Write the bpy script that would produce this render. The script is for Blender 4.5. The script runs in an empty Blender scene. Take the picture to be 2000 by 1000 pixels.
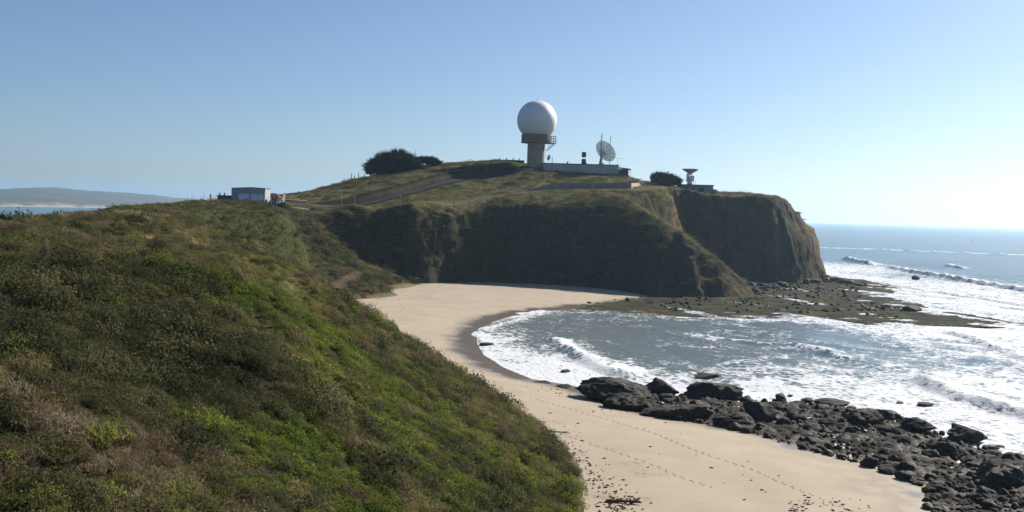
import bpy, math, random
import numpy as np
from mathutils import Vector, Matrix

# ------------------------------------------------------------------ camera, sky, sun, exposure
S = bpy.context.scene
COL = S.collection
CAM_Z = 32.0
FPX = 2144.0                                   # focal length in pixels of the 2000 px wide photograph
PITCH, ROLL = math.atan(84.0 / FPX), math.radians(1.6)
_f = np.array([0, math.cos(PITCH), -math.sin(PITCH)])
_u0 = np.array([0, math.sin(PITCH), math.cos(PITCH)])
_x0 = np.array([1.0, 0, 0])
_r = math.cos(ROLL) * _x0 + math.sin(ROLL) * _u0
_u = -math.sin(ROLL) * _x0 + math.cos(ROLL) * _u0
cam = bpy.data.cameras.new('camera'); cam.lens = 36.0 * FPX / 2000.0; cam.sensor_width = 36.0
cam.clip_start = 0.5; cam.clip_end = 90000.0
cam_ob = bpy.data.objects.new('camera', cam); COL.objects.link(cam_ob)
cam_ob.matrix_world = Matrix(((_r[0], _u[0], -_f[0], 0), (_r[1], _u[1], -_f[1], 0), (_r[2], _u[2], -_f[2], CAM_Z), (0, 0, 0, 1)))
S.camera = cam_ob

SUN_AZ, SUN_EL = math.radians(47), math.radians(31)      # azimuth measured from +Y towards +X
SUN = Vector((math.sin(SUN_AZ) * math.cos(SUN_EL), math.cos(SUN_AZ) * math.cos(SUN_EL), math.sin(SUN_EL)))
world = bpy.data.worlds.new('World'); S.world = world; world.use_nodes = True
wt = world.node_tree; wt.nodes.clear()
sky = wt.nodes.new('ShaderNodeTexSky'); sky.sky_type = 'NISHITA'; sky.sun_disc = False
sky.sun_elevation = SUN_EL; sky.sun_rotation = SUN_AZ; sky.altitude = 30.0
sky.air_density = 0.8; sky.dust_density = 0.7; sky.ozone_density = 5.0
bg = wt.nodes.new('ShaderNodeBackground'); bg.inputs['Strength'].default_value = 0.06
wo = wt.nodes.new('ShaderNodeOutputWorld')
wt.links.new(sky.outputs[0], bg.inputs[0]); wt.links.new(bg.outputs[0], wo.inputs[0])
sl = bpy.data.lights.new('sun', 'SUN'); sl.energy = 5.0; sl.angle = math.radians(0.53); sl.color = (1.0, 0.93, 0.82)
sun_ob = bpy.data.objects.new('sun', sl); COL.objects.link(sun_ob)
sun_ob.location = (200, 200, 300); sun_ob.rotation_mode = 'QUATERNION'; sun_ob.rotation_quaternion = SUN.to_track_quat('Z', 'Y')
S.view_settings.view_transform = 'Standard'; S.view_settings.look = 'None'
S.view_settings.gamma = 1.0; S.view_settings.exposure = 0.75; S.view_settings.use_curve_mapping = False
S.render.engine = 'CYCLES'
S.cycles.use_denoising = True
S.cycles.max_bounces = 6; S.cycles.transparent_max_bounces = 12; S.cycles.volume_bounces = 1
S.cycles.sample_clamp_indirect = 6.0

rng = np.random.default_rng(7)
random.seed(7)

# ------------------------------------------------------------------ helpers
def ray(u, v):
    return _f + (u - 1000.0) / FPX * _r + (500.0 - v) / FPX * _u
def at(u, v, Y):
    """world point seen in the photograph at (u, v), at distance Y along +Y"""
    d = ray(u, v); t = Y / d[1]
    return np.array([t * d[0], Y, CAM_Z + t * d[2]])
def gnd(u, v, z=0.0):
    d = ray(u, v); t = (z - CAM_Z) / d[2]
    return np.array([t * d[0], t * d[1], z])

_perm = np.random.default_rng(11).permutation(512).astype(np.int64)
_perm = np.concatenate([_perm, _perm])
_ang = np.random.default_rng(12).random(512) * 2 * np.pi
_gx, _gy = np.cos(_ang), np.sin(_ang)
def perlin(x, y, seed=0):
    x = np.asarray(x, float) + seed * 17.31; y = np.asarray(y, float) + seed * 9.77
    xi = np.floor(x).astype(np.int64); yi = np.floor(y).astype(np.int64)
    xf = x - xi; yf = y - yi
    def h(a, b): return _perm[(_perm[a & 511] + b) & 511]
    def g(a, b, dx, dy):
        k = h(a, b); return _gx[k] * dx + _gy[k] * dy
    sx = xf * xf * xf * (xf * (xf * 6 - 15) + 10); sy = yf * yf * yf * (yf * (yf * 6 - 15) + 10)
    n00 = g(xi, yi, xf, yf); n10 = g(xi + 1, yi, xf - 1, yf)
    n01 = g(xi, yi + 1, xf, yf - 1); n11 = g(xi + 1, yi + 1, xf - 1, yf - 1)
    a = n00 + sx * (n10 - n00); b = n01 + sx * (n11 - n01)
    return (a + sy * (b - a)) * 1.45
def fbm(x, y, octv=4, seed=0, gain=0.5):
    s = 0; a = 1.0; t = 0
    for k in range(octv):
        s = s + a * perlin(x * 2 ** k, y * 2 ** k, seed + k * 3); t += a; a *= gain
    return s / t
def ridged(x, y, octv=3, seed=0):
    s = 0; a = 1.0; t = 0
    for k in range(octv):
        s = s + a * (1 - 2 * np.abs(perlin(x * 2 ** k, y * 2 ** k, seed + k * 5))); t += a; a *= 0.5
    return s / t
def sstep(a, b, x):
    t = np.clip((x - a) / (b - a), 0, 1); return t * t * (3 - 2 * t)
def lerp(a, b, t): return a + (b - a) * t
def polydist(x, y, P):
    d = np.full(np.shape(x), 1e9)
    for (ax, ay), (bx, by) in zip(P[:-1], P[1:]):
        vx, vy = bx - ax, by - ay; L = vx * vx + vy * vy + 1e-9
        t = np.clip(((x - ax) * vx + (y - ay) * vy) / L, 0, 1)
        d = np.minimum(d, np.hypot(x - ax - t * vx, y - ay - t * vy))
    return d
def inside(x, y, P):
    r = np.zeros(np.shape(x), bool); n = len(P)
    for i in range(n):
        ax, ay = P[i]; bx, by = P[(i + 1) % n]
        if ay == by: continue
        c = ((ay > y) != (by > y)) & (x < (bx - ax) * (y - ay) / (by - ay) + ax)
        r ^= c
    return r
def smin(a, b, k):
    h = np.clip(0.5 + 0.5 * (b - a) / k, 0, 1)
    return lerp(b, a, h) - k * h * (1 - h)

class TPS:
    def __init__(s, P, Z, lam=0.0):
        P = np.array(P, float); Z = np.array(Z, float); n = len(P); s.P = P / 100.0
        D = np.hypot(s.P[:, None, 0] - s.P[None, :, 0], s.P[:, None, 1] - s.P[None, :, 1])
        K = s.k(D) + lam * np.eye(n)
        A = np.zeros((n + 3, n + 3)); A[:n, :n] = K
        A[:n, n] = 1; A[:n, n + 1:] = s.P; A[n:, :n] = A[:n, n:].T
        s.w = np.linalg.solve(A, np.concatenate([Z, np.zeros(3)]))
    @staticmethod
    def k(r): return np.where(r > 1e-9, r * r * np.log(np.maximum(r, 1e-9)), 0.0)
    def __call__(s, x, y):
        x = np.asarray(x, float) / 100; y = np.asarray(y, float) / 100; n = len(s.P)
        o = s.w[n] + s.w[n + 1] * x + s.w[n + 2] * y
        for i in range(n):
            o = o + s.w[i] * s.k(np.hypot(x - s.P[i, 0], y - s.P[i, 1]))
        return o

def setk(o, kind=None, label=None, cat=None, group=None):
    if kind: o['kind'] = kind
    if label: o['label'] = label
    if cat: o['category'] = cat
    if group: o['group'] = group
    return o
def mesh_np(name, V, F, smooth=True):
    """mesh from numpy arrays; F is (n,3) or (n,4)"""
    V = np.ascontiguousarray(V, np.float32); F = np.ascontiguousarray(F, np.int32)
    me = bpy.data.meshes.new(name); k = F.shape[1]
    me.vertices.add(len(V)); me.vertices.foreach_set('co', V.ravel())
    me.loops.add(F.size); me.loops.foreach_set('vertex_index', F.ravel())
    me.polygons.add(len(F)); me.polygons.foreach_set('loop_start', np.arange(0, F.size, k, dtype=np.int32))
    if smooth: me.polygons.foreach_set('use_smooth', np.ones(len(F), bool))
    me.update(calc_edges=True)
    return me
def attr(me, name, a, typ='FLOAT'):
    at_ = me.attributes.new(name, typ, 'POINT')
    if typ == 'FLOAT': at_.data.foreach_set('value', np.ascontiguousarray(a, np.float32).ravel())
    elif typ == 'INT': at_.data.foreach_set('value', np.ascontiguousarray(a, np.int32).ravel())
    elif typ == 'FLOAT_VECTOR': at_.data.foreach_set('vector', np.ascontiguousarray(a, np.float32).ravel())
    elif typ == 'FLOAT_COLOR':
        c = np.ones((len(a), 4), np.float32); c[:, :3] = a; at_.data.foreach_set('color', c.ravel())
def obj(name, me, mat=None, parent=None):
    o = bpy.data.objects.new(name, me)
    if mat is not None and me is not None and not me.materials: me.materials.append(mat)
    COL.objects.link(o)
    if parent is not None: o.parent = parent
    return o
def gridmesh(xs, ys, keep=None):
    X, Y = np.meshgrid(xs, ys)                     # rows = y
    nx, ny = len(xs), len(ys)
    idx = np.arange(nx * ny).reshape(ny, nx)
    F = np.stack([idx[:-1, :-1], idx[:-1, 1:], idx[1:, 1:], idx[1:, :-1]], -1).reshape(-1, 4)
    return X.ravel(), Y.ravel(), F
def compact(V, F, A):
    used = np.unique(F); m = np.full(len(V), -1, np.int64); m[used] = np.arange(len(used))
    return V[used], m[F], {k: a[used] for k, a in A.items()}
def axis(segs):
    """[(start, step), ..., end]"""
    out = []
    for (a, st), nxt in zip(segs[:-1], segs[1:]):
        b = nxt[0] if isinstance(nxt, tuple) else nxt
        n = max(1, int(round((b - a) / st))); out += list(np.linspace(a, b, n, endpoint=False))
    last = segs[-1]; out.append(last if not isinstance(last, tuple) else last[0])
    return np.array(out)
def grow(a, b, st, q):
    out = [a]; 
    while abs(out[-1] - a) < abs(b - a):
        out.append(out[-1] + math.copysign(st, b - a)); st *= q
    return out[1:]

# ---- materials
class NT:
    def __init__(s, name):
        s.m = bpy.data.materials.new(name); s.m.use_nodes = True; s.t = s.m.node_tree; s.t.nodes.clear()
        s.out = s.t.nodes.new('ShaderNodeOutputMaterial')
    def n(s, typ, ins=None, **kw):
        nd = s.t.nodes.new('ShaderNode' + typ)
        for k, v in kw.items(): setattr(nd, k, v)
        for k, v in (ins or {}).items():
            sock = nd.inputs[k]
            if isinstance(v, bpy.types.NodeSocket): s.t.links.new(v, sock)
            elif isinstance(v, bpy.types.Node): s.t.links.new(v.outputs[0], sock)
            else:
                if sock.type == 'RGBA' and len(v) == 3: v = (*v, 1)
                sock.default_value = v
        return nd
    def math(s, op, a, b=0.0, c=None, clamp=False):
        ins = {0: a, 1: b}
        if c is not None: ins[2] = c
        return s.n('Math', ins, operation=op, use_clamp=clamp).outputs[0]
    def mix(s, f, a, b, mode='MIX'):
        nd = s.n('Mix', {0: f, 6: a, 7: b}, data_type='RGBA', blend_type=mode); return nd.outputs[2]
    def noise(s, scale, detail=4, rough=0.5, vec=None, dist=0.0):
        ins = {'Scale': scale, 'Detail': detail, 'Roughness': rough, 'Distortion': dist}
        if vec is not None: ins['Vector'] = vec
        return s.n('TexNoise', ins).outputs['Fac']
    def pos(s): return s.n('NewGeometry').outputs['Position']
    def ramp(s, f, lo, hi):
        return s.n('MapRange', {0: f, 1: lo, 2: hi, 3: 0.0, 4: 1.0}, interpolation_type='SMOOTHSTEP').outputs[0]
    def attr(s, name, out='Fac'): return s.n('Attribute', attribute_name=name).outputs[out]
    def bump(s, h, strength=0.5, dist=0.1):
        return s.n('Bump', {'Height': h, 'Strength': strength, 'Distance': dist}).outputs[0]
    def done(s, sh):
        s.t.links.new(sh.outputs[0] if isinstance(sh, bpy.types.Node) else sh, s.out.inputs['Surface']); return s.m
def plain(name, col, rough=0.7, var=0.15, scale=0.8, metal=0.0, bump=0.0):
    """painted or bare surface with weathering noise"""
    t = NT(name); p = t.n('TexCoord').outputs['Object']
    f = t.noise(scale, 5, 0.6, p); f2 = t.noise(scale * 7, 3, 0.6, p)
    f = t.math('ADD', t.math('MULTIPLY', f, 0.7), t.math('MULTIPLY', f2, 0.3))
    lo = tuple(c * (1 - var * 1.6) for c in col); hi = tuple(min(1, c * (1 + var)) for c in col)
    c = t.mix(t.ramp(f, 0.3, 0.7), lo, hi)
    ins = {'Base Color': c, 'Roughness': rough, 'Metallic': metal, 'Specular IOR Level': 0.12 if rough > 0.75 else 0.4}
    if bump: ins['Normal'] = t.bump(f2, bump, 0.05)
    return t.done(t.n('BsdfPrincipled', ins))
# ------------------------------------------------------------------ land: height function from surveyed points (pixel, distance)
CTRL = [
 # near spur at the bottom and the gully behind it
 (0,1000,38),(250,1000,40),(500,1000,50),(750,1000,66),(1000,1000,92),
 (0,850,44),(0,720,50),(-200,700,50),(-300,1000,38),(150,690,67),(300,850,52),(300,760,66),(130,780,52),
 (300,650,76),(300,570,84),(300,524,93),(250,500,101),(0,610,72),(0,540,84),(0,504,95),(100,512,92),(-200,520,84),(-250,470,110),
 (500,850,62),(500,700,76),(500,600,90),(500,556,102),(450,530,107),(520,512,118),(400,507,112),
 (600,556,126),(680,600,140),(760,648,150),(850,708,158),(950,775,160),(1000,808,157),
 (700,850,82),(900,900,100),(800,750,118),(650,650,112),(620,750,88),(1000,900,112),(400,930,50),
 # plateau to the left and the bluff running back to the compound
 (0,520,120),(250,532,128),(420,542,145),(120,528,125),(330,520,165),(-200,520,125),(0,447,150),(120,429,200),(200,488,155),(270,446,185),(300,401,290),(230,410,255),(400,393,380),(450,390,430),(540,393,440),(650,400,460),
 (400,430,300),(500,420,370),(400,482,200),(600,478,330),(700,532,380),(560,425,395),(640,468,405),(700,508,415),(760,535,422),(660,560,390),(600,530,330),(560,500,280),(500,472,230),(330,425,250),(60,442,172),(180,420,235),(350,397,335),(420,400,380),(350,408,310),
 # the hill on the headland
 (560,384,480),(640,364,540),(720,350,570),(860,321,600),(960,318,610),(1045,324,600),(1130,336,592),(1230,346,592),(1262,360,590),
 (1300,362,580),(1340,371,562),(1375,378,575),(1400,378,590),(1460,377,600),(1510,394,617),(1550,424,640),
 (700,396,480),(900,380,500),(1000,376,510),(900,350,540),(1000,350,560),(1100,367,540),(1240,371,540),(1000,393,482),(1150,385,487),(1230,387,480),
 (880,404,470),(760,404,460),(1300,385,520),
]
CP = [at(*c) for c in CTRL]
XY = [(p[0], p[1]) for p in CP]; ZZ = [p[2] for p in CP]
for x, y, z in [  # feet of the slopes and unseen ground around
    (8,108,2),(7,143,2),(1,166,2.2),(-12,182,2),(-36,232,2),(-50,300,2),(-53,346,2),(-60,392,3),
    (22,100,-4),(24,140,-5),(16,172,-5),(-2,198,-5),(-20,245,-5),(-32,310,-5),(-36,360,-4),
    (-36,429,2.5),(-92,428,31),(-80,437,23),(-62,440,14),(-46,442,7),(-84,452,33.5),(-66,454,33.5),(-50,456,33.5),(-38,458,33.5),(-84,463,33.6),(-66,465,33.7),(-50,467,33.8),(-113,436,33.9),(-106,444,33.9),(-94,438,32.7),(-97,452,33.4),(-105,462,34.2),(-92,470,34.4),(-122,452,33.5),(-14,438,-3),(-24,434,-1),(0,440,-4),(18,80,1),(-45,205,9),(-62,240,14),(-72,300,14),(-75,350,14),
    (-35,20,26),(0,15,24),(-20,30,22),(25,50,0),(-80,60,27),(-90,110,28),(-160,150,26),(-260,200,14),(-133,300,22),(-170,320,12),(-150,400,12),(-190,400,3),
    (-140,440,28),(-175,470,12),(-260,330,-6),(-300,100,10),(-150,540,30),(-190,600,8),(-110,640,42),(0,700,50),(100,720,43),(180,700,30),(-60,740,40),(200,620,32),(180,560,40),(130,540,42),(-10,640,58),(-112,240,22.5),(-84,180,27.7),(-94,215,27.3),(-113,260,24),(-123,300,24.5),(-124,330,26),(-160,240,20),(-97,320,30.5),(-93,404,33.6),(-103,430,33.8),(-90,430,33.9),(-118,550,34.5),(-108,535,36),(-100,550,39),(-150,590,28)]:
    XY.append((x, y)); ZZ.append(z)
_land = TPS(XY, ZZ, 1e-4)
CLIFF = [(-52,440),(-36,444),(-20,450),(-8,457),(10,458),(27,456),(42,447),(59,437),(76,439),(92,450),(106,468),(104,490),(98,515),(91,538),(96,552),(110,556),(130,557),(150,563),(161,584),(175,613),(183,645),(183,680),(165,740),(90,800)]
CLIFF_POLY = CLIFF + [(-400,900),(-400,300),(-60,300)]
ROADCUT = [at(*c)[:2] for c in ((560,390,455),(640,389,472),(700,384,488),(760,374,503),(830,358,528),(900,340,553),(960,327,578),(1000,321,592))]
TRACK = [at(*c)[:2] for c in ((560,398,447),(660,402,457),(780,403,463),(880,401,472),(955,390,490),(1020,383,505),(1090,375,521),(1160,371,532),(1235,369,540),(1300,363,560),(1335,362,572))]
CLIFF_K = [  # steepness of the cliff along its length
    (-45,428,1.2),(-20,446,1.6),(10,458,1.7),(30,455,1.6),(45,446,1.45),(59,437,1.2),(76,440,1.15),(92,452,1.35),(106,472,1.2),(104,500,1.3),(95,545,2.4),(108,555,2.6),(130,557,2.6),(152,570,2.6),(174,630,3.2),(180,680,3.0)]
def along(x, y, P):
    """signed distance to a polyline, positive to its left (uphill, away from the camera)"""
    d = polydist(x, y, P); s = np.full(np.shape(x), 1e9); sg = np.ones(np.shape(x))
    for (ax, ay), (bx, by) in zip(P[:-1], P[1:]):
        vx, vy = bx - ax, by - ay; L = vx * vx + vy * vy
        t = np.clip(((x - ax) * vx + (y - ay) * vy) / L, 0, 1); dd = np.hypot(x - ax - t * vx, y - ay - t * vy)
        c = vx * (y - ay) - vy * (x - ax); m = dd < s; s = np.where(m, dd, s); sg = np.where(m, np.sign(c), sg)
    return d * sg
def land_h(x, y, parts=False):
    wm = sstep(95, 80, -x) * 0 + ((x > -100) & (x < -20)) * sstep(-100, -88, x) * (1 - sstep(-34, -22, x)) * sstep(424, 436, y) * (1 - sstep(462, 475, y))
    h = _land(x, y + wm * (2.0 * fbm(x / 14, y / 14, 2, 8) + 1.8 * ridged(x / 9, y / 9, 3, 9) - .6))
    near = 1 - sstep(170, 260, y); mid = sstep(150, 260, y) * (1 - sstep(420, 450, y)); far = sstep(430, 470, y)
    h = h + near * (0.9 * fbm(x / 14, y / 14, 3, 1) + 0.8 * (ridged(x / 5.5, y / 5.5, 3, 2) - .3) * (1 - .8 * sstep(105, 140, y)))
    low = sstep(3, 10, h) * (1 - 0.92 * sstep(23, 29, h))
    h = h + mid * (low * (1.6 * fbm(x / 34, y / 34, 3, 3) + 1.3 * ridged(x / 15, y / 15, 3, 4) - 0.8) + 0.3 * fbm(x / 5, y / 5, 3, 7))
    h = h + far * (0.5 * fbm(x / 30, y / 30, 4, 5) + 0.22 * fbm(x / 5, y / 5, 3, 6))
    # bank cut along the road up the hill
    s = along(x, y, ROADCUT); fade = sstep(-95, -60, x) * (1 - sstep(-6, 8, x))
    h = h + fade * far * 2.2 * np.tanh(s / 1.9) * np.exp(-np.abs(s) / 22)
    # cliffs
    d = polydist(x, y, CLIFF) * np.where(inside(x, y, CLIFF_POLY), 1, -1)
    w = 0; k = 0
    for cx, cy, ck in CLIFF_K:
        ww = 1 / ((x - cx) ** 2 + (y - cy) ** 2 + 60) ** 1.5; w = w + ww; k = k + ww * ck
    k = k / w
    dn = d + 4.5 * fbm(x / 26, y / 26, 2, 21) + 3.0 * ridged(x / 12, y / 12, 3, 22) - 1.4 + 1.2 * ridged(x / 5, y / 5, 2, 26) + 1.0 * fbm(x / 3.2, y / 3.2, 3, 23)
    cap = 1.2 + k * np.where(dn > 0, dn, dn * 0.8)
    cap = cap + 0.7 * np.sin(cap * 1.1 + 3 * fbm(x / 20, y / 20, 2, 24)) * sstep(3, 10, cap)
    cap = cap + 3000 * (1 - sstep(418, 434, y)) * sstep(18, 38, -x) + 3000 * (1 - sstep(185, 240, y))
    cap = lerp(cap, np.where(cap > 24, 24 + (cap - 24) * .42, cap), sstep(132, 158, x))
    # the spur that steps down from the plateau to the reef, and the scar behind it
    e = (y - 487 - 1.35 * (np.minimum(x, 90) - 52)) / 1.7 + 2.5 * ridged(x / 9, y / 9, 3, 28)
    spur = 40.5 - 0.66 * (x - 49) - 0.0012 * np.maximum(x - 60, 0) ** 2 + 1.6 * fbm(x / 10, y / 10, 3, 27) + np.where(x > 90, 2.6 + 0.9 * (x - 90), 2.6) * np.maximum(e, 0)
    spur = np.where(x < 40, 400, spur + 60 * (1 - sstep(40, 48, x)))
    cap = smin(cap, spur, 1.5)
    h2 = lerp(h, smin(h, cap, 1.3), 1 - sstep(20, 46, -x))
    h2 = np.maximum(h2, -8)
    if parts: return h2, np.clip((h - h2) / 4.0, 0, 1), d, s
    return h2

xs = axis([(-330, 6.0), (-120, 2.0), (-62, 0.75), (40, 1.25), 200])
ys = axis([(14, 0.75), (190, 1.2), (720, 5.0), 830])
X, Y, F = gridmesh(xs, ys)
Z, CLF, DCL, SRD = land_h(X, Y, True)
V = np.stack([X, Y, Z], 1)
Zg = Z.reshape(len(ys), len(xs)); gy, gx = np.gradient(Zg, ys, xs); SLOPE = np.hypot(gx, gy).ravel()
# ledges and hollows pushed in and out of the steep faces
_st = sstep(0.9, 1.5, SLOPE) * sstep(420, 445, Y)
_nl = np.maximum(SLOPE, 1e-6); _dx, _dy = -gx.ravel() / _nl, -gy.ravel() / _nl
_pu = 1.5 * fbm((X - Y * .6) / 7, Z / 4.5, 3, 91) + 0.8 * fbm((X + Y * .5) / 2.6, Z / 1.8, 3, 92)
V[:, 0] += _st * _dx * _pu; V[:, 1] += _st * _dy * _pu
def terrain_z(x, y): return float(land_h(np.array([float(x)]), np.array([float(y)]))[0])

# ground colours (what grows or lies bare there, plus some painted shade and sun)
def rgb(*c): return np.array(c, float)
def blend(c, col, m): return c + (col - c) * m[:, None]
n1 = fbm(X / 22, Y / 22, 4, 31); n2 = fbm(X / 6, Y / 6, 4, 32); n3 = fbm(X / 1.8, Y / 1.8, 3, 33); n4 = fbm(X / 45, Y / 45, 3, 34)
c = np.tile(rgb(0.030, 0.030, 0.016), (len(X), 1))
c = blend(c, rgb(0.048, 0.036, 0.023), sstep(-0.1, 0.35, n1 + 0.4 * n2))          # brown scrub litter
c = blend(c, rgb(0.034, 0.046, 0.014), sstep(0.0, 0.4, n4 - 0.3 * n2))            # green ground cover
farm = sstep(425, 470, Y)
hill = np.tile(rgb(0.115, 0.098, 0.042), (len(X), 1))                              # dry winter grass on the hill
hill = blend(hill, rgb(0.070, 0.085, 0.030), sstep(-0.05, 0.4, n1 + 0.5 * n2))
hill = blend(hill, rgb(0.080, 0.062, 0.038), sstep(0.1, 0.5, n4 + 0.4 * n2))
hill = blend(hill, rgb(0.150, 0.120, 0.055), sstep(0.15, 0.5, n2 - 0.2 * n1) * 0.6)
SHADE_STRIP = np.clip((1 - sstep(4.2, 6.0, np.abs(SRD + 2.5) + 1.0 * n2)) * (X > -92) * (X < 2), 0, 1)  # band that puts the cut bank's shade into the ground colour
def _ell(x, y, u, v, Yd, rx, ry):
    p_ = at(u, v, Yd); return np.exp(-((x - p_[0]) / rx) ** 2 - ((y - p_[1]) / ry) ** 2)
def darkhill(x, y): return np.clip(_ell(x, y, 640, 372, 528, 26, 13) + _ell(x, y, 740, 352, 560, 20, 8) + .8 * _ell(x, y, 985, 358, 548, 9, 7) + .7 * _ell(x, y, 1020, 335, 583, 8, 8), 0, 1)  # dark scrub tone on the flank, tower's shade painted at its foot
hill = blend(hill, rgb(0.013, 0.014, 0.012), np.maximum(SHADE_STRIP, .7 * darkhill(X, Y)) * .97)
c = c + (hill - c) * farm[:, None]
# tan dry reeds on the far left brow, grassy bench, orange scar
def spot(u, v, Yd, rx, ry, a=0.0):
    p = at(u, v, Yd); dx, dy = X - p[0], Y - p[1]
    return np.exp(-(dx / rx) ** 2 - (dy / ry) ** 2)
c = blend(c, rgb(0.26, 0.18, 0.10), np.clip(spot(20, 436, 150, 30, 40) + spot(110, 424, 190, 26, 34), 0, 1) * sstep(-0.3, 0.2, n2 + n3) * 0.8)
BENCH = np.clip(spot(400, 505, 113, 10, 7) + spot(455, 520, 109, 8, 7) + 0.8 * spot(330, 500, 110, 10, 7), 0, 1)
c = blend(c, rgb(0.105, 0.108, 0.034), BENCH * 0.9)
c = blend(c, rgb(0.36, 0.21, 0.10), np.clip(1.6 * spot(264, 442, 184, 3.0, 9), 0, 1) * sstep(-0.3, 0.1, n3 + n2))
GREENS = np.clip(spot(450, 425, 330, 26, 40) + spot(560, 480, 300, 12, 30) * 0.6, 0, 1)
c = blend(c, rgb(0.075, 0.085, 0.028), GREENS * 0.7)
RDG = polydist(X, Y, [at(*q_)[:2] for q_ in ((640,468,350),(690,490,372),(740,512,392),(800,545,420))])
c = blend(c, rgb(0.13, 0.10, 0.062), (1 - sstep(0.8, 2.4, RDG + n3)) * 0.7)
# bare cliff rock and soil where it is steep
st = sstep(0.75, 1.25, SLOPE + 0.25 * n2) * sstep(400, 440, Y)
rock = np.tile(rgb(0.066, 0.052, 0.038), (len(X), 1))
rock = blend(rock, rgb(0.098, 0.074, 0.049), sstep(0.0, 0.5, n2 + 0.5 * n1))
rock = blend(rock, rgb(0.042, 0.036, 0.029), sstep(0.0, 0.5, n1 - 0.4 * n2))
rock = blend(rock, rgb(0.22, 0.15, 0.088), np.clip(spot(1310, 410, 535, 18, 26), 0, 1) * 0.75)  # orange scar rock, painted brighter where the sun strikes it
rock = blend(rock, rgb(0.30, 0.225, 0.150), np.clip(spot(1560, 470, 635, 16, 26), 0, 1) * 0.8)  # sunlit tan of the cliff tip put into the rock colour
veg = sstep(0.05, 0.4, n1 * 0.8 + n2 * 0.5 + 0.012 * (Z - 16)) * (1 - sstep(120, 165, X) * 0.7)
veg = np.clip(veg + .6 * sstep(-64, -50, X) * (1 - sstep(-8, 6, X)), 0, 1)
rock = blend(rock, rgb(0.045, 0.047, 0.022), veg * 0.85)
c = c + (rock - c) * st[:, None]
# beaten verge of the track
tr = polydist(X, Y, TRACK)
c = blend(c, rgb(0.14, 0.118, 0.07), (1 - sstep(1.0, 3.0, tr + n3)) * 0.6)
ftm = (1 - sstep(2.2, 5.0, Z + 1.5 * n2)) * (Y < 430)
c = blend(c, rgb(0.22, 0.165, 0.105), ftm * 0.8)
c = np.clip(c * (1 + 0.35 * n3[:, None]), 0.006, 1)

t = NT('bluff_ground'); p = t.pos(); col = t.attr('col', 'Color')
f1 = t.noise(0.9, 6, 0.65, p); f2 = t.noise(5.0, 4, 0.6, p)
cc = t.mix(1.0, col, t.n('MapRange', {0: f1, 1: 0.25, 2: 0.75, 3: 0.55, 4: 1.5}).outputs[0], 'MULTIPLY')
cc = t.mix(1.0, cc, t.n('MapRange', {0: f2, 1: 0.3, 2: 0.7, 3: 0.75, 4: 1.25}).outputs[0], 'MULTIPLY')
hh = t.math('ADD', t.math('MULTIPLY', f1, 1.0), t.math('MULTIPLY', f2, 0.35))
BLUFF = t.done(t.n('BsdfPrincipled', {'Base Color': cc, 'Roughness': 0.95, 'Specular IOR Level': 0.03, 'Normal': t.bump(hh, 0.9, 0.8)}))
CUT_Y = ys[np.argmin(abs(ys - 262))]
fy = Y[F].max(1)
vis = (Z[F].max(1) > -6)
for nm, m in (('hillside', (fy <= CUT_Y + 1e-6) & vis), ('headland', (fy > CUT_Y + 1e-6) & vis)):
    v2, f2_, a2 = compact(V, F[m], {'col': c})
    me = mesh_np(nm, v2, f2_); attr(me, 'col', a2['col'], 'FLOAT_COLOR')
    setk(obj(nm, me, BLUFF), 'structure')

# ------------------------------------------------------------------ beach
SHORE_PX = [(1420,566),(1330,573),(1290,579),(1180,593),(1050,605),(985,613),(940,626),(908,646),(905,668),(916,690),(955,716),(1010,739),(1090,752),(1150,772),(1200,792),(1300,815),(1420,835),(1500,850),(1560,875),(1640,897),(1720,917),(1800,945),(1815,985),(1840,1060),(1900,1300)]
SHORE = [gnd(u, v, 0.3)[:2] for u, v in SHORE_PX]
SAND_POLY = SHORE + [(-30,40),(-120,120),(-120,520),(80,520)]
def shore_d(x, y): return polydist(x, y, SHORE) * np.where(inside(x, y, SAND_POLY), 1, -1)
def sand_h(x, y, d=None):
    if d is None: d = shore_d(x, y)
    z = 0.30 + np.where(d > 0, 2.6 * (1 - np.exp(-d / 26.0)), d * 0.09)
    return z + 0.10 * fbm(x / 16, y / 16, 3, 41) * sstep(0, 12, d)
bx = axis([(-85, 1.0), 95]); by = axis([(70, 0.8), (200, 1.2), 480])
BX, BY, BF = gridmesh(bx, by)
BD = shore_d(BX, BY); BZ = sand_h(BX, BY, BD) + 0.02 * fbm(BX / 1.7, BY / 1.7, 3, 42)
m = (BD[BF].max(1) > -25)
wetl = BD + 3.5 * fbm(BX / 9, BY / 9, 3, 43) + 1.5 * fbm(BX / 3, BY / 14, 2, 44)
wet = 1 - sstep(0.5, 6.5, wetl)
near_pool = np.exp(-((BX - gnd(1745, 960, .3)[0]) / 6) ** 2 - ((BY - gnd(1745, 960, .3)[1]) / 7) ** 2)
wet = np.clip(wet * np.where(BY < 150, .5, 1) + 0.45 * near_pool * sstep(-0.1, 0.25, fbm(BX / 2.2, BY / 4, 3, 45)), 0, 1)
drift = sstep(0.1, 0.5, fbm(BX / 5, BY / 5, 4, 46)) * (1 - sstep(3, 12, -(_land(BX, BY) - 1.0) * 2))
v2, f2_, a2 = compact(np.stack([BX, BY, BZ], 1), BF[m], {'wet': wet, 'drift': drift})
me = mesh_np('beach', v2, f2_); attr(me, 'wet', a2['wet']); attr(me, 'drift', a2['drift'])
t = NT('sand'); p = t.pos()
f1 = t.noise(0.12, 5, 0.6, p); f2 = t.noise(1.3, 5, 0.65, p); f3 = t.noise(14, 3, 0.6, p)
dry = t.mix(t.ramp(f1, 0.3, 0.7), (0.330, 0.268, 0.192), (0.380, 0.314, 0.232))
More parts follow.
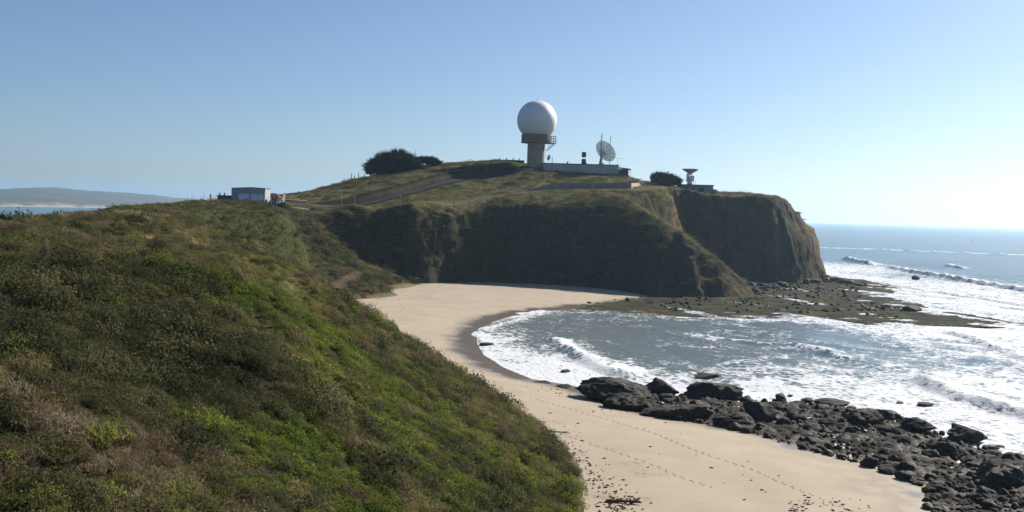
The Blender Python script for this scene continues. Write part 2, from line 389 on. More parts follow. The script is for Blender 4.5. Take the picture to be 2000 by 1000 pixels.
dry = t.mix(t.math('MULTIPLY', t.ramp(f2, 0.52, 0.75), 0.35), dry, (0.285, 0.233, 0.168))
dry = t.mix(t.math('MULTIPLY', t.attr('drift'), t.ramp(f2, 0.4, 0.6)), dry, (0.20, 0.15, 0.10))
w = t.attr('wet')
col = t.mix(w, dry, (0.175, 0.14, 0.104))
ro = t.n('MapRange', {0: w, 1: 0.35, 2: 1.0, 3: 0.9, 4: 0.16}).outputs[0]
hh = t.math('ADD', t.math('MULTIPLY', f2, 0.5), t.math('MULTIPLY', f3, 0.12))
bs = t.math('MULTIPLY', t.math('SUBTRACT', 1.0, w), 0.55)
SAND = t.done(t.n('BsdfPrincipled', {'Base Color': col, 'Roughness': ro, 'Specular IOR Level': 0.4, 'Normal': t.n('Bump', {'Height': hh, 'Strength': bs, 'Distance': 0.12}).outputs[0]}))
setk(obj('beach', me, SAND), 'structure')

# ------------------------------------------------------------------ sea
sx = np.array(sorted(grow(-70, -26000, 2.0, 1.12)) + list(axis([(-70, 1.3), 330])) + grow(330, 26000, 1.4, 1.035))
sy = np.array(sorted(grow(95, -9000, 4.0, 1.25)) + list(axis([(95, 1.1), 480])) + grow(480, 26000, 1.15, 1.018))
SX, SY, SF = gridmesh(sx, sy)
sd = -shore_d(SX, SY)                                          # distance out from the waterline
nearm = (SX > -75) & (SX < 900) & (SY > 80) & (SY < 1800)
dep = sstep(2, 40, sd) * nearm
wx = SX + 0.18 * SY + 6 * fbm(SX / 60, SY / 60, 3, 51)
sz = dep * (0.28 * np.sin(wx * 2 * np.pi / 31) + 0.18 * np.sin((wx + 0.3 * SY) * 2 * np.pi / 17 + 1) ) * (0.6 + 0.8 * fbm(SX / 50, SY / 90, 2, 52))
chop = fbm(SX / 7, SY / 7, 3, 53)
sz = sz + 0.16 * chop * sstep(0, 15, sd) * nearm * (1 - sstep(700, 1500, SY))
FO = [ # foam cover (u, v, amount)
 (930,630,.62),(930,660,.7),(940,700,.75),(1000,730,.85),(1080,735,.9),(1120,740,.9),(1000,690,.72),(1050,705,.72),(1020,610,.75),(1000,640,.35),(1080,625,.25),(1060,680,.40),
 (1150,615,.35),(1120,660,.20),(1200,650,.16),(1250,690,.16),(1180,690,.2),(1300,710,.35),(1220,720,.7),(1330,640,.14),(1380,655,.5),(1450,660,.30),(1350,690,.20),(1420,720,.35),(1500,690,.32),(1550,640,.15),
 (1350,612,.55),(1450,617,.6),(1550,622,.6),(1650,635,.62),(1750,640,.66),(1650,665,.25),(1600,680,.42),(1700,690,.36),(1800,680,.55),(1850,650,.75),(1950,650,.78),(2000,700,.6),(1900,700,.48),(1800,720,.45),(1650,720,.38),(1500,730,.5),
 (1500,755,.78),(1600,745,.62),(1700,760,.68),(1750,790,.74),(1850,800,.70),(1950,830,.70),(2000,860,.72),(1700,735,.6),(1850,740,.75),(1950,770,.7),(2000,760,.7),(1460,800,.8),(1300,790,.8),
 (1700,555,.66),(1800,565,.68),(1900,590,.70),(2000,610,.68),(1700,580,.62),(1800,610,.66),(1650,545,.75),(1640,525,.72),(1700,525,.6),(1620,505,.25),(1800,540,.45),(1900,560,.62),(1750,512,.18),(1850,520,.14),(1950,535,.16),(2000,545,.2),
 (1700,495,.08),(1850,500,.06),(2000,510,.08),(1700,470,.03),(1900,480,.03),(1600,480,.05),(1600,460,.0),(1900,460,.0),(1570,600,.5),(1680,600,.6)]
FOW = [(*gnd(u, v)[:2], a) for u, v, a in FO]
num = np.zeros(len(SX)); den = np.zeros(len(SX)); nm_ = nearm
lx, ly = SX[nm_] / np.maximum(SY[nm_], 60) * 1.0, np.log(np.maximum(SY[nm_], 60))
fn = np.zeros(lx.shape); fd = np.zeros(lx.shape)
for fx, fyy, a in FOW:
    w_ = 1 / (((SX[nm_] - fx)) ** 2 + ((SY[nm_] - fyy) * 0.55) ** 2 + (fyy * 0.02) ** 2) ** 1.6
    fn += w_ * a; fd += w_
foam = np.zeros(len(SX)); foam[nm_] = fn / fd
foam *= 1 - sstep(1100, 1700, SY)
swash = np.exp(-((sd - 2.0 - 2.2 * fbm(SX / 12, SY / 12, 3, 55)) / 1.2) ** 2) * (SY > 200)
foam = np.maximum(foam, 0.85 * swash)
BREAK = [ # breaking crests (pixels), height, width of the foam trailing out to sea
 ([(1078,664),(1100,680),(1135,700),(1175,722),(1215,735)], 1.0, 9, 0.9), ([(1800,745),(1850,770),(1910,788),(1990,812),(2060,830)], 1.5, 12, 0.9),
 ([(1735,524),(1790,534),(1850,544),(1920,556),(2010,572)], 2.2, 22, 0.9), ([(1648,507),(1668,511),(1695,516)], 2.6, 22, 0.9), ([(1848,519),(1872,524)], 2.0, 14, 0.8),
 ([(1590,484),(1700,487),(1800,491),(1900,495),(2010,499)], 1.4, 60, 0.75), ([(1852,651),(1890,660),(1940,680),(1990,700)], 1.0, 6, 0.7), ([(1545,674),(1570,679),(1600,684)], 0.7, 5, 0.85), ([(1610,690),(1640,700)], 0.7, 5, 0.85),
 ([(1700,550),(1800,568),(1900,583),(2010,600)], 0.9, 12, 0.8), ([(1340,655),(1420,662),(1500,672)], 0.4, 6, 0.65), ([(1000,612),(1030,612),(1060,604)], 0.35, 3, 0.9), ([(925,655),(950,640),(990,630),(1020,622)], 0.3, 3.5, 0.9)]
for P, H, wd, fa in BREAK:
    Pw = [gnd(u, v)[:2] for u, v in P]
    s = along(SX, SY, Pw[::-1]) if Pw[0][1] < Pw[-1][1] else along(SX, SY, Pw)     # positive = seaward
    s = s + 0.9 * fbm(SX / 6, SY / 6, 3, 57)
    d_ = polydist(SX, SY, Pw); s = np.sign(s) * np.maximum(np.abs(s), 0)
    ends = np.exp(-np.maximum(0, d_ - np.abs(s) - 0.5) / 3.0)
    wf, wb = 0.9 + 0.4 * H, 2.0 + 1.6 * H
    prof = np.where(s < 0, np.exp(-(s / wf) ** 2), np.exp(-(s / wb) ** 2)) * ends * np.exp(-np.maximum(d_ - 12 * H, 0) / 5)
    sz = sz + 1.35 * H * prof * (0.75 + 0.4 * fbm(SX / 9, SY / 9, 2, 58)) + 0.35 * H * prof * fbm(SX / 2.2, SY / 2.2, 2, 59)
    fr = np.where(s < 0, np.exp(-(s / (wf * 1.2)) ** 2) * 0.5, np.exp(-(s / wd)))
    foam = np.maximum(foam, fa * np.clip(fr, 0, 1) * ends * (d_ < wd * 4))
sz = np.where(sd < 3, np.minimum(sz, 0.25), sz)
sz = np.where(sd < -6, -0.3, sz)
deep = sstep(20, 160, sd)
me = mesh_np('sea', np.stack([SX, SY, sz], 1), SF); attr(me, 'foam', np.clip(foam, 0, 1)); attr(me, 'deep', deep)
t = NT('sea_water'); p = t.pos()
mp = t.n('Mapping', {'Vector': p, 'Scale': (1.0, 0.72, 1.0)}).outputs[0]
a1 = t.noise(0.16, 8, 0.62, mp, 1.2); a2_ = t.noise(0.9, 6, 0.7, mp, 0.8)
vo = t.n('TexVoronoi', {'Vector': mp, 'Scale': 0.55}, feature='DISTANCE_TO_EDGE').outputs['Distance']
web = t.math('SUBTRACT', 1.0, t.math('MULTIPLY', vo, 2.2, clamp=True))
val = t.math('ADD', t.math('MULTIPLY', a1, 0.50), t.math('ADD', t.math('MULTIPLY', a2_, 0.36), t.math('MULTIPLY', web, 0.14)))
fo = t.attr('foam')
th = t.math('SUBTRACT', 0.735, t.math('MULTIPLY', fo, 0.40))
msk = t.math('MULTIPLY', t.math('ADD', t.math('DIVIDE', t.math('SUBTRACT', val, th), 0.09), 0.3), t.ramp(fo, 0.0, 0.06), clamp=True)
b1 = t.noise(0.5, 5, 0.6, mp); b2 = t.noise(2.2, 4, 0.6, mp)
hh = t.math('ADD', b1, t.math('MULTIPLY', b2, 0.35))
nb = t.bump(hh, 0.55, 0.9)
wcol = t.mix(t.attr('deep'), (0.135, 0.155, 0.145), (0.065, 0.105, 0.122))
water = t.n('BsdfPrincipled', {'Base Color': wcol, 'Roughness': 0.22, 'IOR': 1.33, 'Normal': nb})
foamb = t.n('BsdfPrincipled', {'Base Color': (0.63, 0.655, 0.68), 'Roughness': 0.8, 'Normal': t.bump(t.math('ADD', a2_, hh), 0.7, 0.5), 'Subsurface Weight': 0.0})
SEA = t.done(t.n('MixShader', {0: msk, 1: water, 2: foamb}))
setk(obj('sea', me, SEA), 'structure')

# ------------------------------------------------------------------ hills across the bay
hx = np.linspace(-1, 0.4, 220)
sil = [(-400,372),(-200,374),(0,369),(50,367),(110,366),(170,372),(240,376),(300,381),(340,386),(420,391),(520,398)]
su = np.array([a for a, b in sil]); sv = np.array([b for a, b in sil])
us = np.linspace(-400, 520, 260); vs = np.interp(us, su, sv)
hv = []; NV = 26
for i, (u_, v_) in enumerate(zip(us, vs)):
    v_ += 1.6 * float(fbm(np.array([u_ / 22.0]), np.array([3.1]), 4, 61)[0])
    y0 = np.interp(u_, [-400, 0, 200, 520], [4300, 4500, 5600, 7600]); y1 = y0 + 2600
    b = at(u_, 400, y0); top = at(u_, v_, y1)
    for j in range(NV):
        q = j / (NV - 1); yy = y0 + (y1 - y0) * q
        xx = b[0] * yy / y0
        zz = -4 + (top[2] + 4) * (0.16 * min(1, q * 12) + 0.84 * q ** 1.15)
        hv.append((xx, yy, zz))
hv = np.array(hv)
q = np.tile(np.linspace(0, 1, NV), len(us))
hv[:, 2] += 26 * fbm(hv[:, 0] / 500, hv[:, 1] / 700, 4, 62) * np.sin(q * np.pi) * sstep(0.05, 0.2, q)
idx = np.arange(len(us) * NV).reshape(len(us), NV)
hf = np.stack([idx[:-1, :-1], idx[1:, :-1], idx[1:, 1:], idx[:-1, 1:]], -1).reshape(-1, 4)
hm = mesh_np('far_hills', hv, hf)
hn = fbm(hv[:, 0] / 300, hv[:, 1] / 300, 4, 63)
hc = np.tile(rgb(0.035, 0.042, 0.030), (len(hv), 1)); hc = blend(hc, rgb(0.075, 0.068, 0.045), sstep(0, 0.4, hn))
hc = blend(hc, rgb(0.20, 0.17, 0.13), (1 - sstep(0.03, 0.10, q)) * sstep(-0.2, 0.3, hn + 0.1))
hc = blend(hc, rgb(0.6, 0.6, 0.6), 0.6 * (1 - sstep(0.0, 0.02, q)))
attr(hm, 'col', hc, 'FLOAT_COLOR')
t = NT('far_hill_ground')
HILLS = t.done(t.n('BsdfPrincipled', {'Base Color': t.mix(1.0, t.attr('col', 'Color'), t.n('MapRange', {0: t.noise(0.008, 6, 0.6, t.pos()), 1: .3, 2: .7, 3: .6, 4: 1.4}).outputs[0], 'MULTIPLY'), 'Roughness': 1.0}))
setk(obj('far_hills', hm, HILLS), 'structure')
# ------------------------------------------------------------------ vegetation
def hz(x, y):
    """height of the land mesh at points (bilinear)"""
    i = np.clip(np.searchsorted(xs, x) - 1, 0, len(xs) - 2); j = np.clip(np.searchsorted(ys, y) - 1, 0, len(ys) - 2)
    tx = (x - xs[i]) / (xs[i + 1] - xs[i]); ty = (y - ys[j]) / (ys[j + 1] - ys[j])
    a = Zg[j, i] * (1 - tx) + Zg[j, i + 1] * tx; b = Zg[j + 1, i] * (1 - tx) + Zg[j + 1, i + 1] * tx
    return a * (1 - ty) + b * ty
SLg = SLOPE.reshape(Zg.shape)
def hslope(x, y):
    i = np.clip(np.searchsorted(xs, x), 0, len(xs) - 1); j = np.clip(np.searchsorted(ys, y), 0, len(ys) - 1); return SLg[j, i]

def leafmat(name, cols, trans=0.35, patch=0.09):
    t = NT(name); oi = t.n('ObjectInfo')
    r = oi.outputs['Random']; loc = oi.outputs['Location']
    f = t.math('ADD', t.math('MULTIPLY', r, 0.6), t.math('MULTIPLY', t.ramp(t.noise(patch, 3, 0.5, loc), 0.3, 0.7), 0.4))
    c = t.mix(t.ramp(f, 0.1, 0.55), cols[0], cols[1]); c = t.mix(t.ramp(f, 0.55, 0.95), c, cols[2])
    g = t.noise(6.0, 2, 0.5, t.pos())
    c = t.mix(1.0, c, t.n('MapRange', {0: g, 1: 0.3, 2: 0.7, 3: 0.7, 4: 1.35}).outputs[0], 'MULTIPLY')
    d = t.n('BsdfPrincipled', {'Base Color': c, 'Roughness': 0.8, 'Specular IOR Level': 0.08}); tr = t.n('BsdfTranslucent', {'Color': c})
    return t.done(t.n('MixShader', {0: trans, 1: d, 2: tr}))
LEAF_GREEN = leafmat('leaf_green', ((0.070, 0.100, 0.020), (0.122, 0.158, 0.028), (0.205, 0.222, 0.046)), 0.5)
LEAF_DARK = leafmat('leaf_dark', ((0.034, 0.038, 0.018), (0.075, 0.076, 0.034), (0.140, 0.130, 0.058)), 0.4)
LEAF_OLIVE = leafmat('leaf_olive', ((0.085, 0.084, 0.032), (0.155, 0.142, 0.048), (0.240, 0.205, 0.075)), 0.45)
TWIG = leafmat('twig_brown', ((0.085, 0.062, 0.038), (0.165, 0.125, 0.078), (0.280, 0.225, 0.150)), 0.35)
STRAW = leafmat('straw', ((0.19, 0.135, 0.072), (0.30, 0.22, 0.12), (0.42, 0.33, 0.20)), 0.3)

def quads(C, A, B):
    """diamond leaves: centres C, half axes A and B"""
    n = len(C); V = np.stack([C - A, C + B, C + A, C - B], 1).reshape(-1, 3)
    return V, np.arange(4 * n).reshape(n, 4)
def unit(v): return v / np.maximum(np.linalg.norm(v, axis=-1, keepdims=True), 1e-9)
def clump(seed, n, R, H, leaf, upright=0.3, narrow=0.6):
    g = np.random.default_rng(seed)
    th = g.random(n) * 2 * np.pi; q = np.sqrt(g.random(n)); lob = 1 + 0.25 * np.sin(th * 3 + seed) + 0.15 * np.sin(th * 5 + 2 * seed)
    x, y = R * lob * q * np.cos(th), R * lob * q * np.sin(th)
    top = H * np.sqrt(np.clip(1 - q * q * 0.9, 0, 1)) * (0.8 + 0.25 * np.sin(x * 9 / R + seed) * np.cos(y * 8 / R))
    z = top * (0.45 + 0.6 * g.random(n) ** 0.6)
    C = np.stack([x, y, z], 1)
    N = unit(np.stack([x / R, y / R, np.full(n, 0.9)], 1) + 0.75 * g.normal(size=(n, 3)))
    A = unit(np.cross(N, g.normal(size=(n, 3))) + np.array([0, 0, upright])) * (leaf * (0.6 + 0.8 * g.random(n)))[:, None]
    B = unit(np.cross(N, A)) * (np.linalg.norm(A, axis=1) * narrow)[:, None]
    return quads(C, A, B)
def blades(seed, n, R, H, w, splay=0.5):
    g = np.random.default_rng(seed)
    th = g.random(n) * 2 * np.pi; q = np.sqrt(g.random(n)) * R
    b = np.stack([q * np.cos(th), q * np.sin(th), np.zeros(n)], 1)
    d = unit(np.stack([np.cos(th) * splay * (q / R + 0.2), np.sin(th) * splay * (q / R + 0.2), np.ones(n)], 1) + 0.25 * g.normal(size=(n, 3)))
    L = H * (0.5 + 0.6 * g.random(n)); s = unit(np.cross(d, g.normal(size=(n, 3)))) * w
    V = np.stack([b - s, b + s, b + d * L[:, None] + s * 0.3, b + d * L[:, None] - s * 0.3], 1).reshape(-1, 3)
    return V, np.arange(4 * n).reshape(n, 4)
def joinvf(*vf):
    Vs, Fs, o = [], [], 0
    for v, f in vf: Vs.append(v); Fs.append(f + o); o += len(v)
    return np.concatenate(Vs), np.concatenate(Fs)
def variants(name, mats_fn):
    """an unlinked collection of clump shapes that the ground cover is grown from"""
    cl = bpy.data.collections.new(name)
    for k, (vf, mat) in enumerate(mats_fn):
        me = mesh_np(f'{name}_{k}', *vf, smooth=False); me.materials.append(mat)
        cl.objects.link(bpy.data.objects.new(f'{name}_{k}', me))
    return cl
_GN = {}
def scatter(name, coll, P, rot, scl, idx, label):
    me = bpy.data.meshes.new(name); n = len(P)
    me.vertices.add(n); me.vertices.foreach_set('co', np.ascontiguousarray(P, np.float32).ravel())
    attr(me, 'rot', rot, 'FLOAT_VECTOR'); attr(me, 'scl', scl, 'FLOAT_VECTOR'); attr(me, 'idx', idx, 'INT'); me.update()
    o = obj(name, me); setk(o, 'stuff', label)
    ng = bpy.data.node_groups.new(name + '_growth', 'GeometryNodeTree')
    ng.interface.new_socket('Geometry', in_out='INPUT', socket_type='NodeSocketGeometry'); ng.interface.new_socket('Geometry', in_out='OUTPUT', socket_type='NodeSocketGeometry')
    gi = ng.nodes.new('NodeGroupInput'); go = ng.nodes.new('NodeGroupOutput')
    ci = ng.nodes.new('GeometryNodeCollectionInfo'); ci.inputs['Collection'].default_value = coll; ci.inputs['Separate Children'].default_value = True; ci.inputs['Reset Children'].default_value = True
    ip = ng.nodes.new('GeometryNodeInstanceOnPoints'); ip.inputs['Pick Instance'].default_value = True
    def na(nm, ty):
        a = ng.nodes.new('GeometryNodeInputNamedAttribute'); a.data_type = ty; a.inputs['Name'].default_value = nm; return a.outputs[0]
    L = ng.links.new
    L(gi.outputs[0], ip.inputs['Points']); L(ci.outputs[0], ip.inputs['Instance']); L(na('idx', 'INT'), ip.inputs['Instance Index'])
    er = ng.nodes.new('FunctionNodeEulerToRotation'); L(na('rot', 'FLOAT_VECTOR'), er.inputs[0]); L(er.outputs[0], ip.inputs['Rotation'])
    L(na('scl', 'FLOAT_VECTOR'), ip.inputs['Scale']); L(ip.outputs[0], go.inputs[0])
    md = o.modifiers.new('growth', 'NODES'); md.node_group = ng
    return o

KINDS = {
 'leafy_ground_cover': [(clump(1, 300, .55, .42, .045), LEAF_GREEN), (clump(2, 280, .5, .55, .05), LEAF_GREEN), (clump(3, 300, .6, .32, .042), LEAF_GREEN), (clump(14, 520, .85, .75, .05), LEAF_GREEN)],
 'dark_scrub': [(clump(4, 330, .6, .62, .04), LEAF_DARK), (joinvf(clump(5, 300, .55, .7, .04), blades(51, 18, .4, .8, .012)), LEAF_DARK), (clump(6, 650, 1.0, .9, .05), LEAF_DARK)],
 'brown_scrub': [(joinvf(blades(7, 60, .5, .48, .014, .7), clump(71, 130, .5, .5, .045, .8, .3)), TWIG), (joinvf(blades(8, 70, .55, .42, .013, .9), clump(81, 120, .5, .4, .045, .8, .3)), TWIG), (clump(9, 300, .5, .42, .045, .9, .35), TWIG), (joinvf(clump(15, 420, .8, .7, .05, .7, .35), blades(16, 40, .7, .8, .012, .7)), TWIG)],
 'olive_scrub': [(clump(10, 320, .55, .5, .042, .5, .45), LEAF_OLIVE), (clump(11, 300, .5, .4, .042, .6, .4), LEAF_OLIVE), (clump(17, 600, .9, .85, .048, .5, .45), LEAF_OLIVE)],
 'dry_grass': [(blades(12, 60, .35, .55, .016, .6), STRAW), (blades(13, 50, .4, .4, .016, .8), STRAW)]}
GROW = {k: [] for k in KINDS}
g = np.random.default_rng(99)
def pspot(x, y, L):
    o = 0
    for u, v, Yd, rx, ry, a in L:
        p = at(u, v, Yd); o = o + a * np.exp(-((x - p[0]) / rx) ** 2 - ((y - p[1]) / ry) ** 2)
    return o
GREEN_SPOTS = [(520,620,88,8,10,.55),(640,700,104,9,14,.55),(760,800,100,9,12,.55),(640,900,66,8,9,.5),(880,940,90,8,10,.45),(420,820,60,7,6,.4),(300,930,45,5,4,.45),(560,510,116,5,5,.5),(640,580,130,5,6,.4),(760,660,148,5,6,.3)]
DARK_SPOTS = [(100,600,74,16,12,.75),(200,650,70,10,8,.6),(60,540,82,16,8,.4),(330,720,70,6,6,.5),(20,700,60,12,6,.5)]
BROWN_SPOTS = [(120,880,44,8,6,.5),(300,820,54,8,6,.45),(60,780,48,10,4,.4),(720,640,135,10,12,.35),(900,780,140,9,12,.45),(480,740,72,7,6,.4),(250,500,95,18,6,.4),(430,540,98,10,5,.45),(1000,870,125,6,10,.35)]
def sow(n, x0, x1, y0, y1, s0, s1, test, zone):
    x = x0 + (x1 - x0) * g.random(n); y = y0 + (y1 - y0) * g.random(n)
    z = hz(x, y); sl = hslope(x, y); ok = test(x, y, z, sl); x, y, z, sl = x[ok], y[ok], z[ok], sl[ok]; n = len(x)
    a = fbm(x / 11, y / 11, 3, 71); b = fbm(x / 5, y / 5, 3, 72); c_ = fbm(x / 20, y / 20, 3, 73)
    if zone == 'near':
        sg = a * .8 + .35 * c_ + .8 * pspot(x, y, GREEN_SPOTS) + .06; sdk = b * .8 - .3 * c_ + .9 * pspot(x, y, DARK_SPOTS)
        sb = -a * .6 + .6 * b + .6 * pspot(x, y, BROWN_SPOTS) + .02 + .25 * sstep(112, 128, y) * (x < -22); so = .7 * fbm(x / 7, y / 7, 3, 74) + .16; ss = fbm(x / 6, y / 6, 2, 75) - .45 + .42 * sstep(112, 128, y) * (x < -22)
        bn = pspot(x, y, [(400,505,113,10,7,1.),(455,520,109,8,7,1.),(330,500,110,10,7,.8)]); so = so + bn * .6; sg = sg - bn * .6; sb = sb - bn * .5; sdk = sdk - bn * .5
    elif zone == 'mid':
        gr = pspot(x, y, [(450,425,330,26,40,.6),(560,480,300,12,30,.35)])
        sg = a * .7 + .4 * gr - .1; sdk = b * .6 - .2 * c_ + .12; sb = .5 * b - .3 * a + .15; so = .4 * a + .22; ss = b * .4 - .25 + pspot(x, y, [(20,436,150,30,40,1.4),(110,424,190,26,34,1.4)])
    else:
        sg = a * .5 - .15; sdk = b * .5 - .05; sb = .5 * b + .02; so = .5 * a + .15; ss = c_ * .6 + .05
    if zone == 'far':
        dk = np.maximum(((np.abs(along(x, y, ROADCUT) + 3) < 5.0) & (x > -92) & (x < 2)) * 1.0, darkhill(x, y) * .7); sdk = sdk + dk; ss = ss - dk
    sc = np.stack([sg, sdk, sb, so, ss], 1) + 0.24 * g.gumbel(size=(n, 5))
    kk = sc.argmax(1); s = (s0 + (s1 - s0) * g.random(n) ** 1.6) * np.where(g.random(n) < .10, 1.7, 1.0)
    if zone == 'mid': s = s * np.where((y > 230) & (x < -0.2 * y), .5, 1.0)
    for q, nm in enumerate(('leafy_ground_cover', 'dark_scrub', 'brown_scrub', 'olive_scrub', 'dry_grass')):
        m = kk == q; ns = m.sum()
        sx_ = s[m] * (1.2 if nm == 'dark_scrub' else 1.0)
        hgt = np.where(np.abs(bn[m]) > .4, .34, 1.0) if zone == 'near' else (0.45 if zone == 'far' else 0.9)
        GROW[nm].append((np.stack([x[m], y[m], z[m] - 0.06 * s[m]], 1), np.stack([g.normal(size=ns) * .12, g.normal(size=ns) * .12, g.random(ns) * 6.28], 1), np.stack([sx_, sx_, sx_ * hgt * (0.8 + .4 * g.random(ns))], 1)))
veg_ok = lambda x, y, z, sl: (z > 3.2 + 1.2 * fbm(x / 6, y / 6, 2, 76)) & (x > -0.62 * y - 14) & ~((y > 112) & (y < 140) & (x < -20) & (g.random(len(x)) < .3)) & (fbm(x / 2.6, y / 2.6, 2, 79) > -.12 + .1 * g.normal(size=len(x)))
sow(40000, -55, 20, 24, 70, .45, .95, veg_ok, 'near')
sow(60000, -85, 14, 70, 130, .55, 1.15, veg_ok, 'near')
sow(26000, -110, 12, 130, 195, .8, 1.5, veg_ok, 'near')
sow(26000, -165, -30, 195, 440, 1.0, 2.1, lambda x, y, z, sl: (z > 4 + 2 * fbm(x / 8, y / 8, 2, 77)) & (x > -0.56 * y - 10) & ~((y > 398) & (x < -0.2 * y)) & (np.hypot((x - at(264, 442, 184)[0]) / 3.2, (y - 184) / 9) > 1) & (polydist(x, y, [at(*q_)[:2] for q_ in ((640,468,350),(690,490,372),(740,512,392),(800,545,420))]) > 1.6), 'mid')
def far_ok(x, y, z, sl):
    k = (z > 5) & (polydist(x, y, TRACK) > 4.5)
    bare = (x > 118) & (sl > 1.2)
    cl = (sl > 0.9) & (fbm(x / 18, y / 18, 3, 78) + .012 * (z - 15) < 0.0)
    scar = np.exp(-((x - at(1310, 410, 552)[0]) / 16) ** 2 - ((y - 552) / 18) ** 2) > .4
    grass = (sl < 0.9) & (g.random(len(x)) < 0.45)
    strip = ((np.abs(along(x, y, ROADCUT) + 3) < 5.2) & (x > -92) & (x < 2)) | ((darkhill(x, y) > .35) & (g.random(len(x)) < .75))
    return k & ~strip & ~bare & ~cl & ~(scar & (sl > .8)) & ~grass
sow(46000, -160, 185, 440, 700, 1.0, 2.6, far_ok, 'far')
LBL = {'leafy_ground_cover': 'bright green leafy ground cover spread over the bluffs', 'dark_scrub': 'dark green low scrub covering the bluff slopes', 'brown_scrub': 'grey brown twiggy scrub covering the bluff slopes', 'olive_scrub': 'olive green low scrub and turf on the bluffs', 'dry_grass': 'tan dry grass tufts on the bluffs'}
for nm, parts_ in KINDS.items():
    P = np.concatenate([p[0] for p in GROW[nm]]); Rr = np.concatenate([p[1] for p in GROW[nm]]); Sc = np.concatenate([p[2] for p in GROW[nm]])
    scatter(nm, variants(nm + '_shapes', parts_), P, Rr, Sc, g.integers(0, len(parts_), len(P)), LBL[nm])

# ---- trees: trunk, limbs and a crown of many small sprays
BARK = plain('bark', (0.11, 0.085, 0.065), 0.95, 0.3, 2.0, bump=0.6)
CYPRESS = leafmat('cypress_sprays', ((0.014, 0.024, 0.012), (0.022, 0.036, 0.016), (0.036, 0.050, 0.020)), 0.12)
def tube(P, R, n=7):
    P = np.array(P, float); V = []; F = []
    for i, (p, r) in enumerate(zip(P, R)):
        d = P[min(i + 1, len(P) - 1)] - P[max(i - 1, 0)]; d = d / np.linalg.norm(d)
        a = np.cross(d, [0.3, 0.9, 0.1]); a /= np.linalg.norm(a); b = np.cross(d, a)
        for k in range(n):
            w_ = 2 * np.pi * k / n; V.append(p + r * (math.cos(w_) * a + math.sin(w_) * b))
        if i:
            for k in range(n): F.append(((i - 1) * n + k, (i - 1) * n + (k + 1) % n, i * n + (k + 1) % n, i * n + k))
    return np.array(V), np.array(F)
def cypress(label, base, lobes, n, spray, lean, trunk_h, seed, name='cypress_tree'):
    gg = np.random.default_rng(seed)
    root = bpy.data.objects.new(name, None); COL.objects.link(root); root.location = base
    if seed == 5: lobes = [(a_ * 1.05 + .6, b_, c_ * .76, d_ * .95, e_, f_ * .78) for a_, b_, c_, d_, e_, f_ in lobes]; trunk_h *= .7
    setk(root, None, label, 'tree')
    tv = []
    tv.append(tube([(0, 0, -1), (0.2, 0, trunk_h * .4), (0.1, .1, trunk_h)], (.55, .42, .3)))
    for (cx, cy, cz, rx, ry, rz) in lobes:
        tv.append(tube([(0.1, 0, trunk_h * .35), (cx * .5, cy * .5, trunk_h * .35 + (cz - trunk_h * .35) * .6), (cx * .9, cy * .9, cz)], (.28, .18, .06), 6))
    tr = obj('trunk', mesh_np('trunk', *joinvf(*tv)), BARK, root)
    Cs, Ds = [], []
    tot = sum(l[3] * l[5] for l in lobes)
    for (cx, cy, cz, rx, ry, rz) in lobes:
        m = int(n * rx * rz / tot); d = unit(gg.normal(size=(m, 3))); d[:, 2] = np.where(d[:, 2] < -.35, -d[:, 2] * .5, d[:, 2])
        rr = (0.45 + 0.68 * gg.random(m) ** .8) * (1 + .16 * np.sin(d[:, 0] * 7 + seed) * np.cos(d[:, 2] * 8 + d[:, 1] * 5))
        Cs.append(np.stack([cx + rx * rr * d[:, 0], cy + ry * rr * d[:, 1], cz + rz * rr * d[:, 2]], 1)); Ds.append(d)
    C = np.concatenate(Cs); D = np.concatenate(Ds); keep = C[:, 2] > -3.5; C, D = C[keep], D[keep]
    vf = []
    for k in range(6):     # six blades per spray, flaring along the branch direction
        dd = unit(D * .9 + np.array(lean) + .45 * gg.normal(size=D.shape)); L = spray * (.5 + .9 * gg.random(len(C))) * np.where(gg.random(len(C)) < .14, 1.8, 1.0)
        s = unit(np.cross(dd, gg.normal(size=D.shape))) * (spray * .16)
        o_ = C + spray * .3 * gg.normal(size=C.shape)
        V_ = np.stack([o_ - s, o_ + s, o_ + dd * L[:, None] + s * .15, o_ + dd * L[:, None] - s * .15], 1).reshape(-1, 3)
        vf.append((V_, np.arange(len(V_)).reshape(-1, 4)))
    obj('crown', mesh_np('crown', *joinvf(*vf), smooth=False), CYPRESS, root)
    return root
def onland(u, Y, v=400):
    p = at(u, v, Y); return (p[0], Y, terrain_z(p[0], Y))
b = onland(768, 575); k = 575 / FPX
cypress('large dark windswept cypress on the hill brow beside the slender posts', b, [(-9.5, -1, 0.2, 4.5, 3, 3.0), (-4, -2, 1.0, 5, 3, 3.0), (3, -2, 1.2, 5, 3, 2.8), (9, -1, 1.6, 5, 3, 2.6), (-9 , 0, 4.2, 5.2, 4, 3.6), (-4, 1, 7.5, 6, 5, 5), (1.5, 0, 9.0, 5.5, 5, 5.2), (6.5, 1, 6.3, 5.5, 5, 4.6), (10, 0, 3.4, 4, 4, 2.8), (0, -2, 3.5, 9, 4, 3)], 4200, 1.6, (-.4, 0, .4), 8, 5)
cypress('smaller olive cypress tucked behind the large one on the hill brow', onland(832, 588), [(-3, 0, 2.4, 3.6, 3, 1.9), (1, 0, 2.7, 3.8, 3, 1.9), (4.5, 0, 1.6, 2.8, 3, 1.5)], 1500, 1.0, (.1, 0, .4), 3.5, 6)
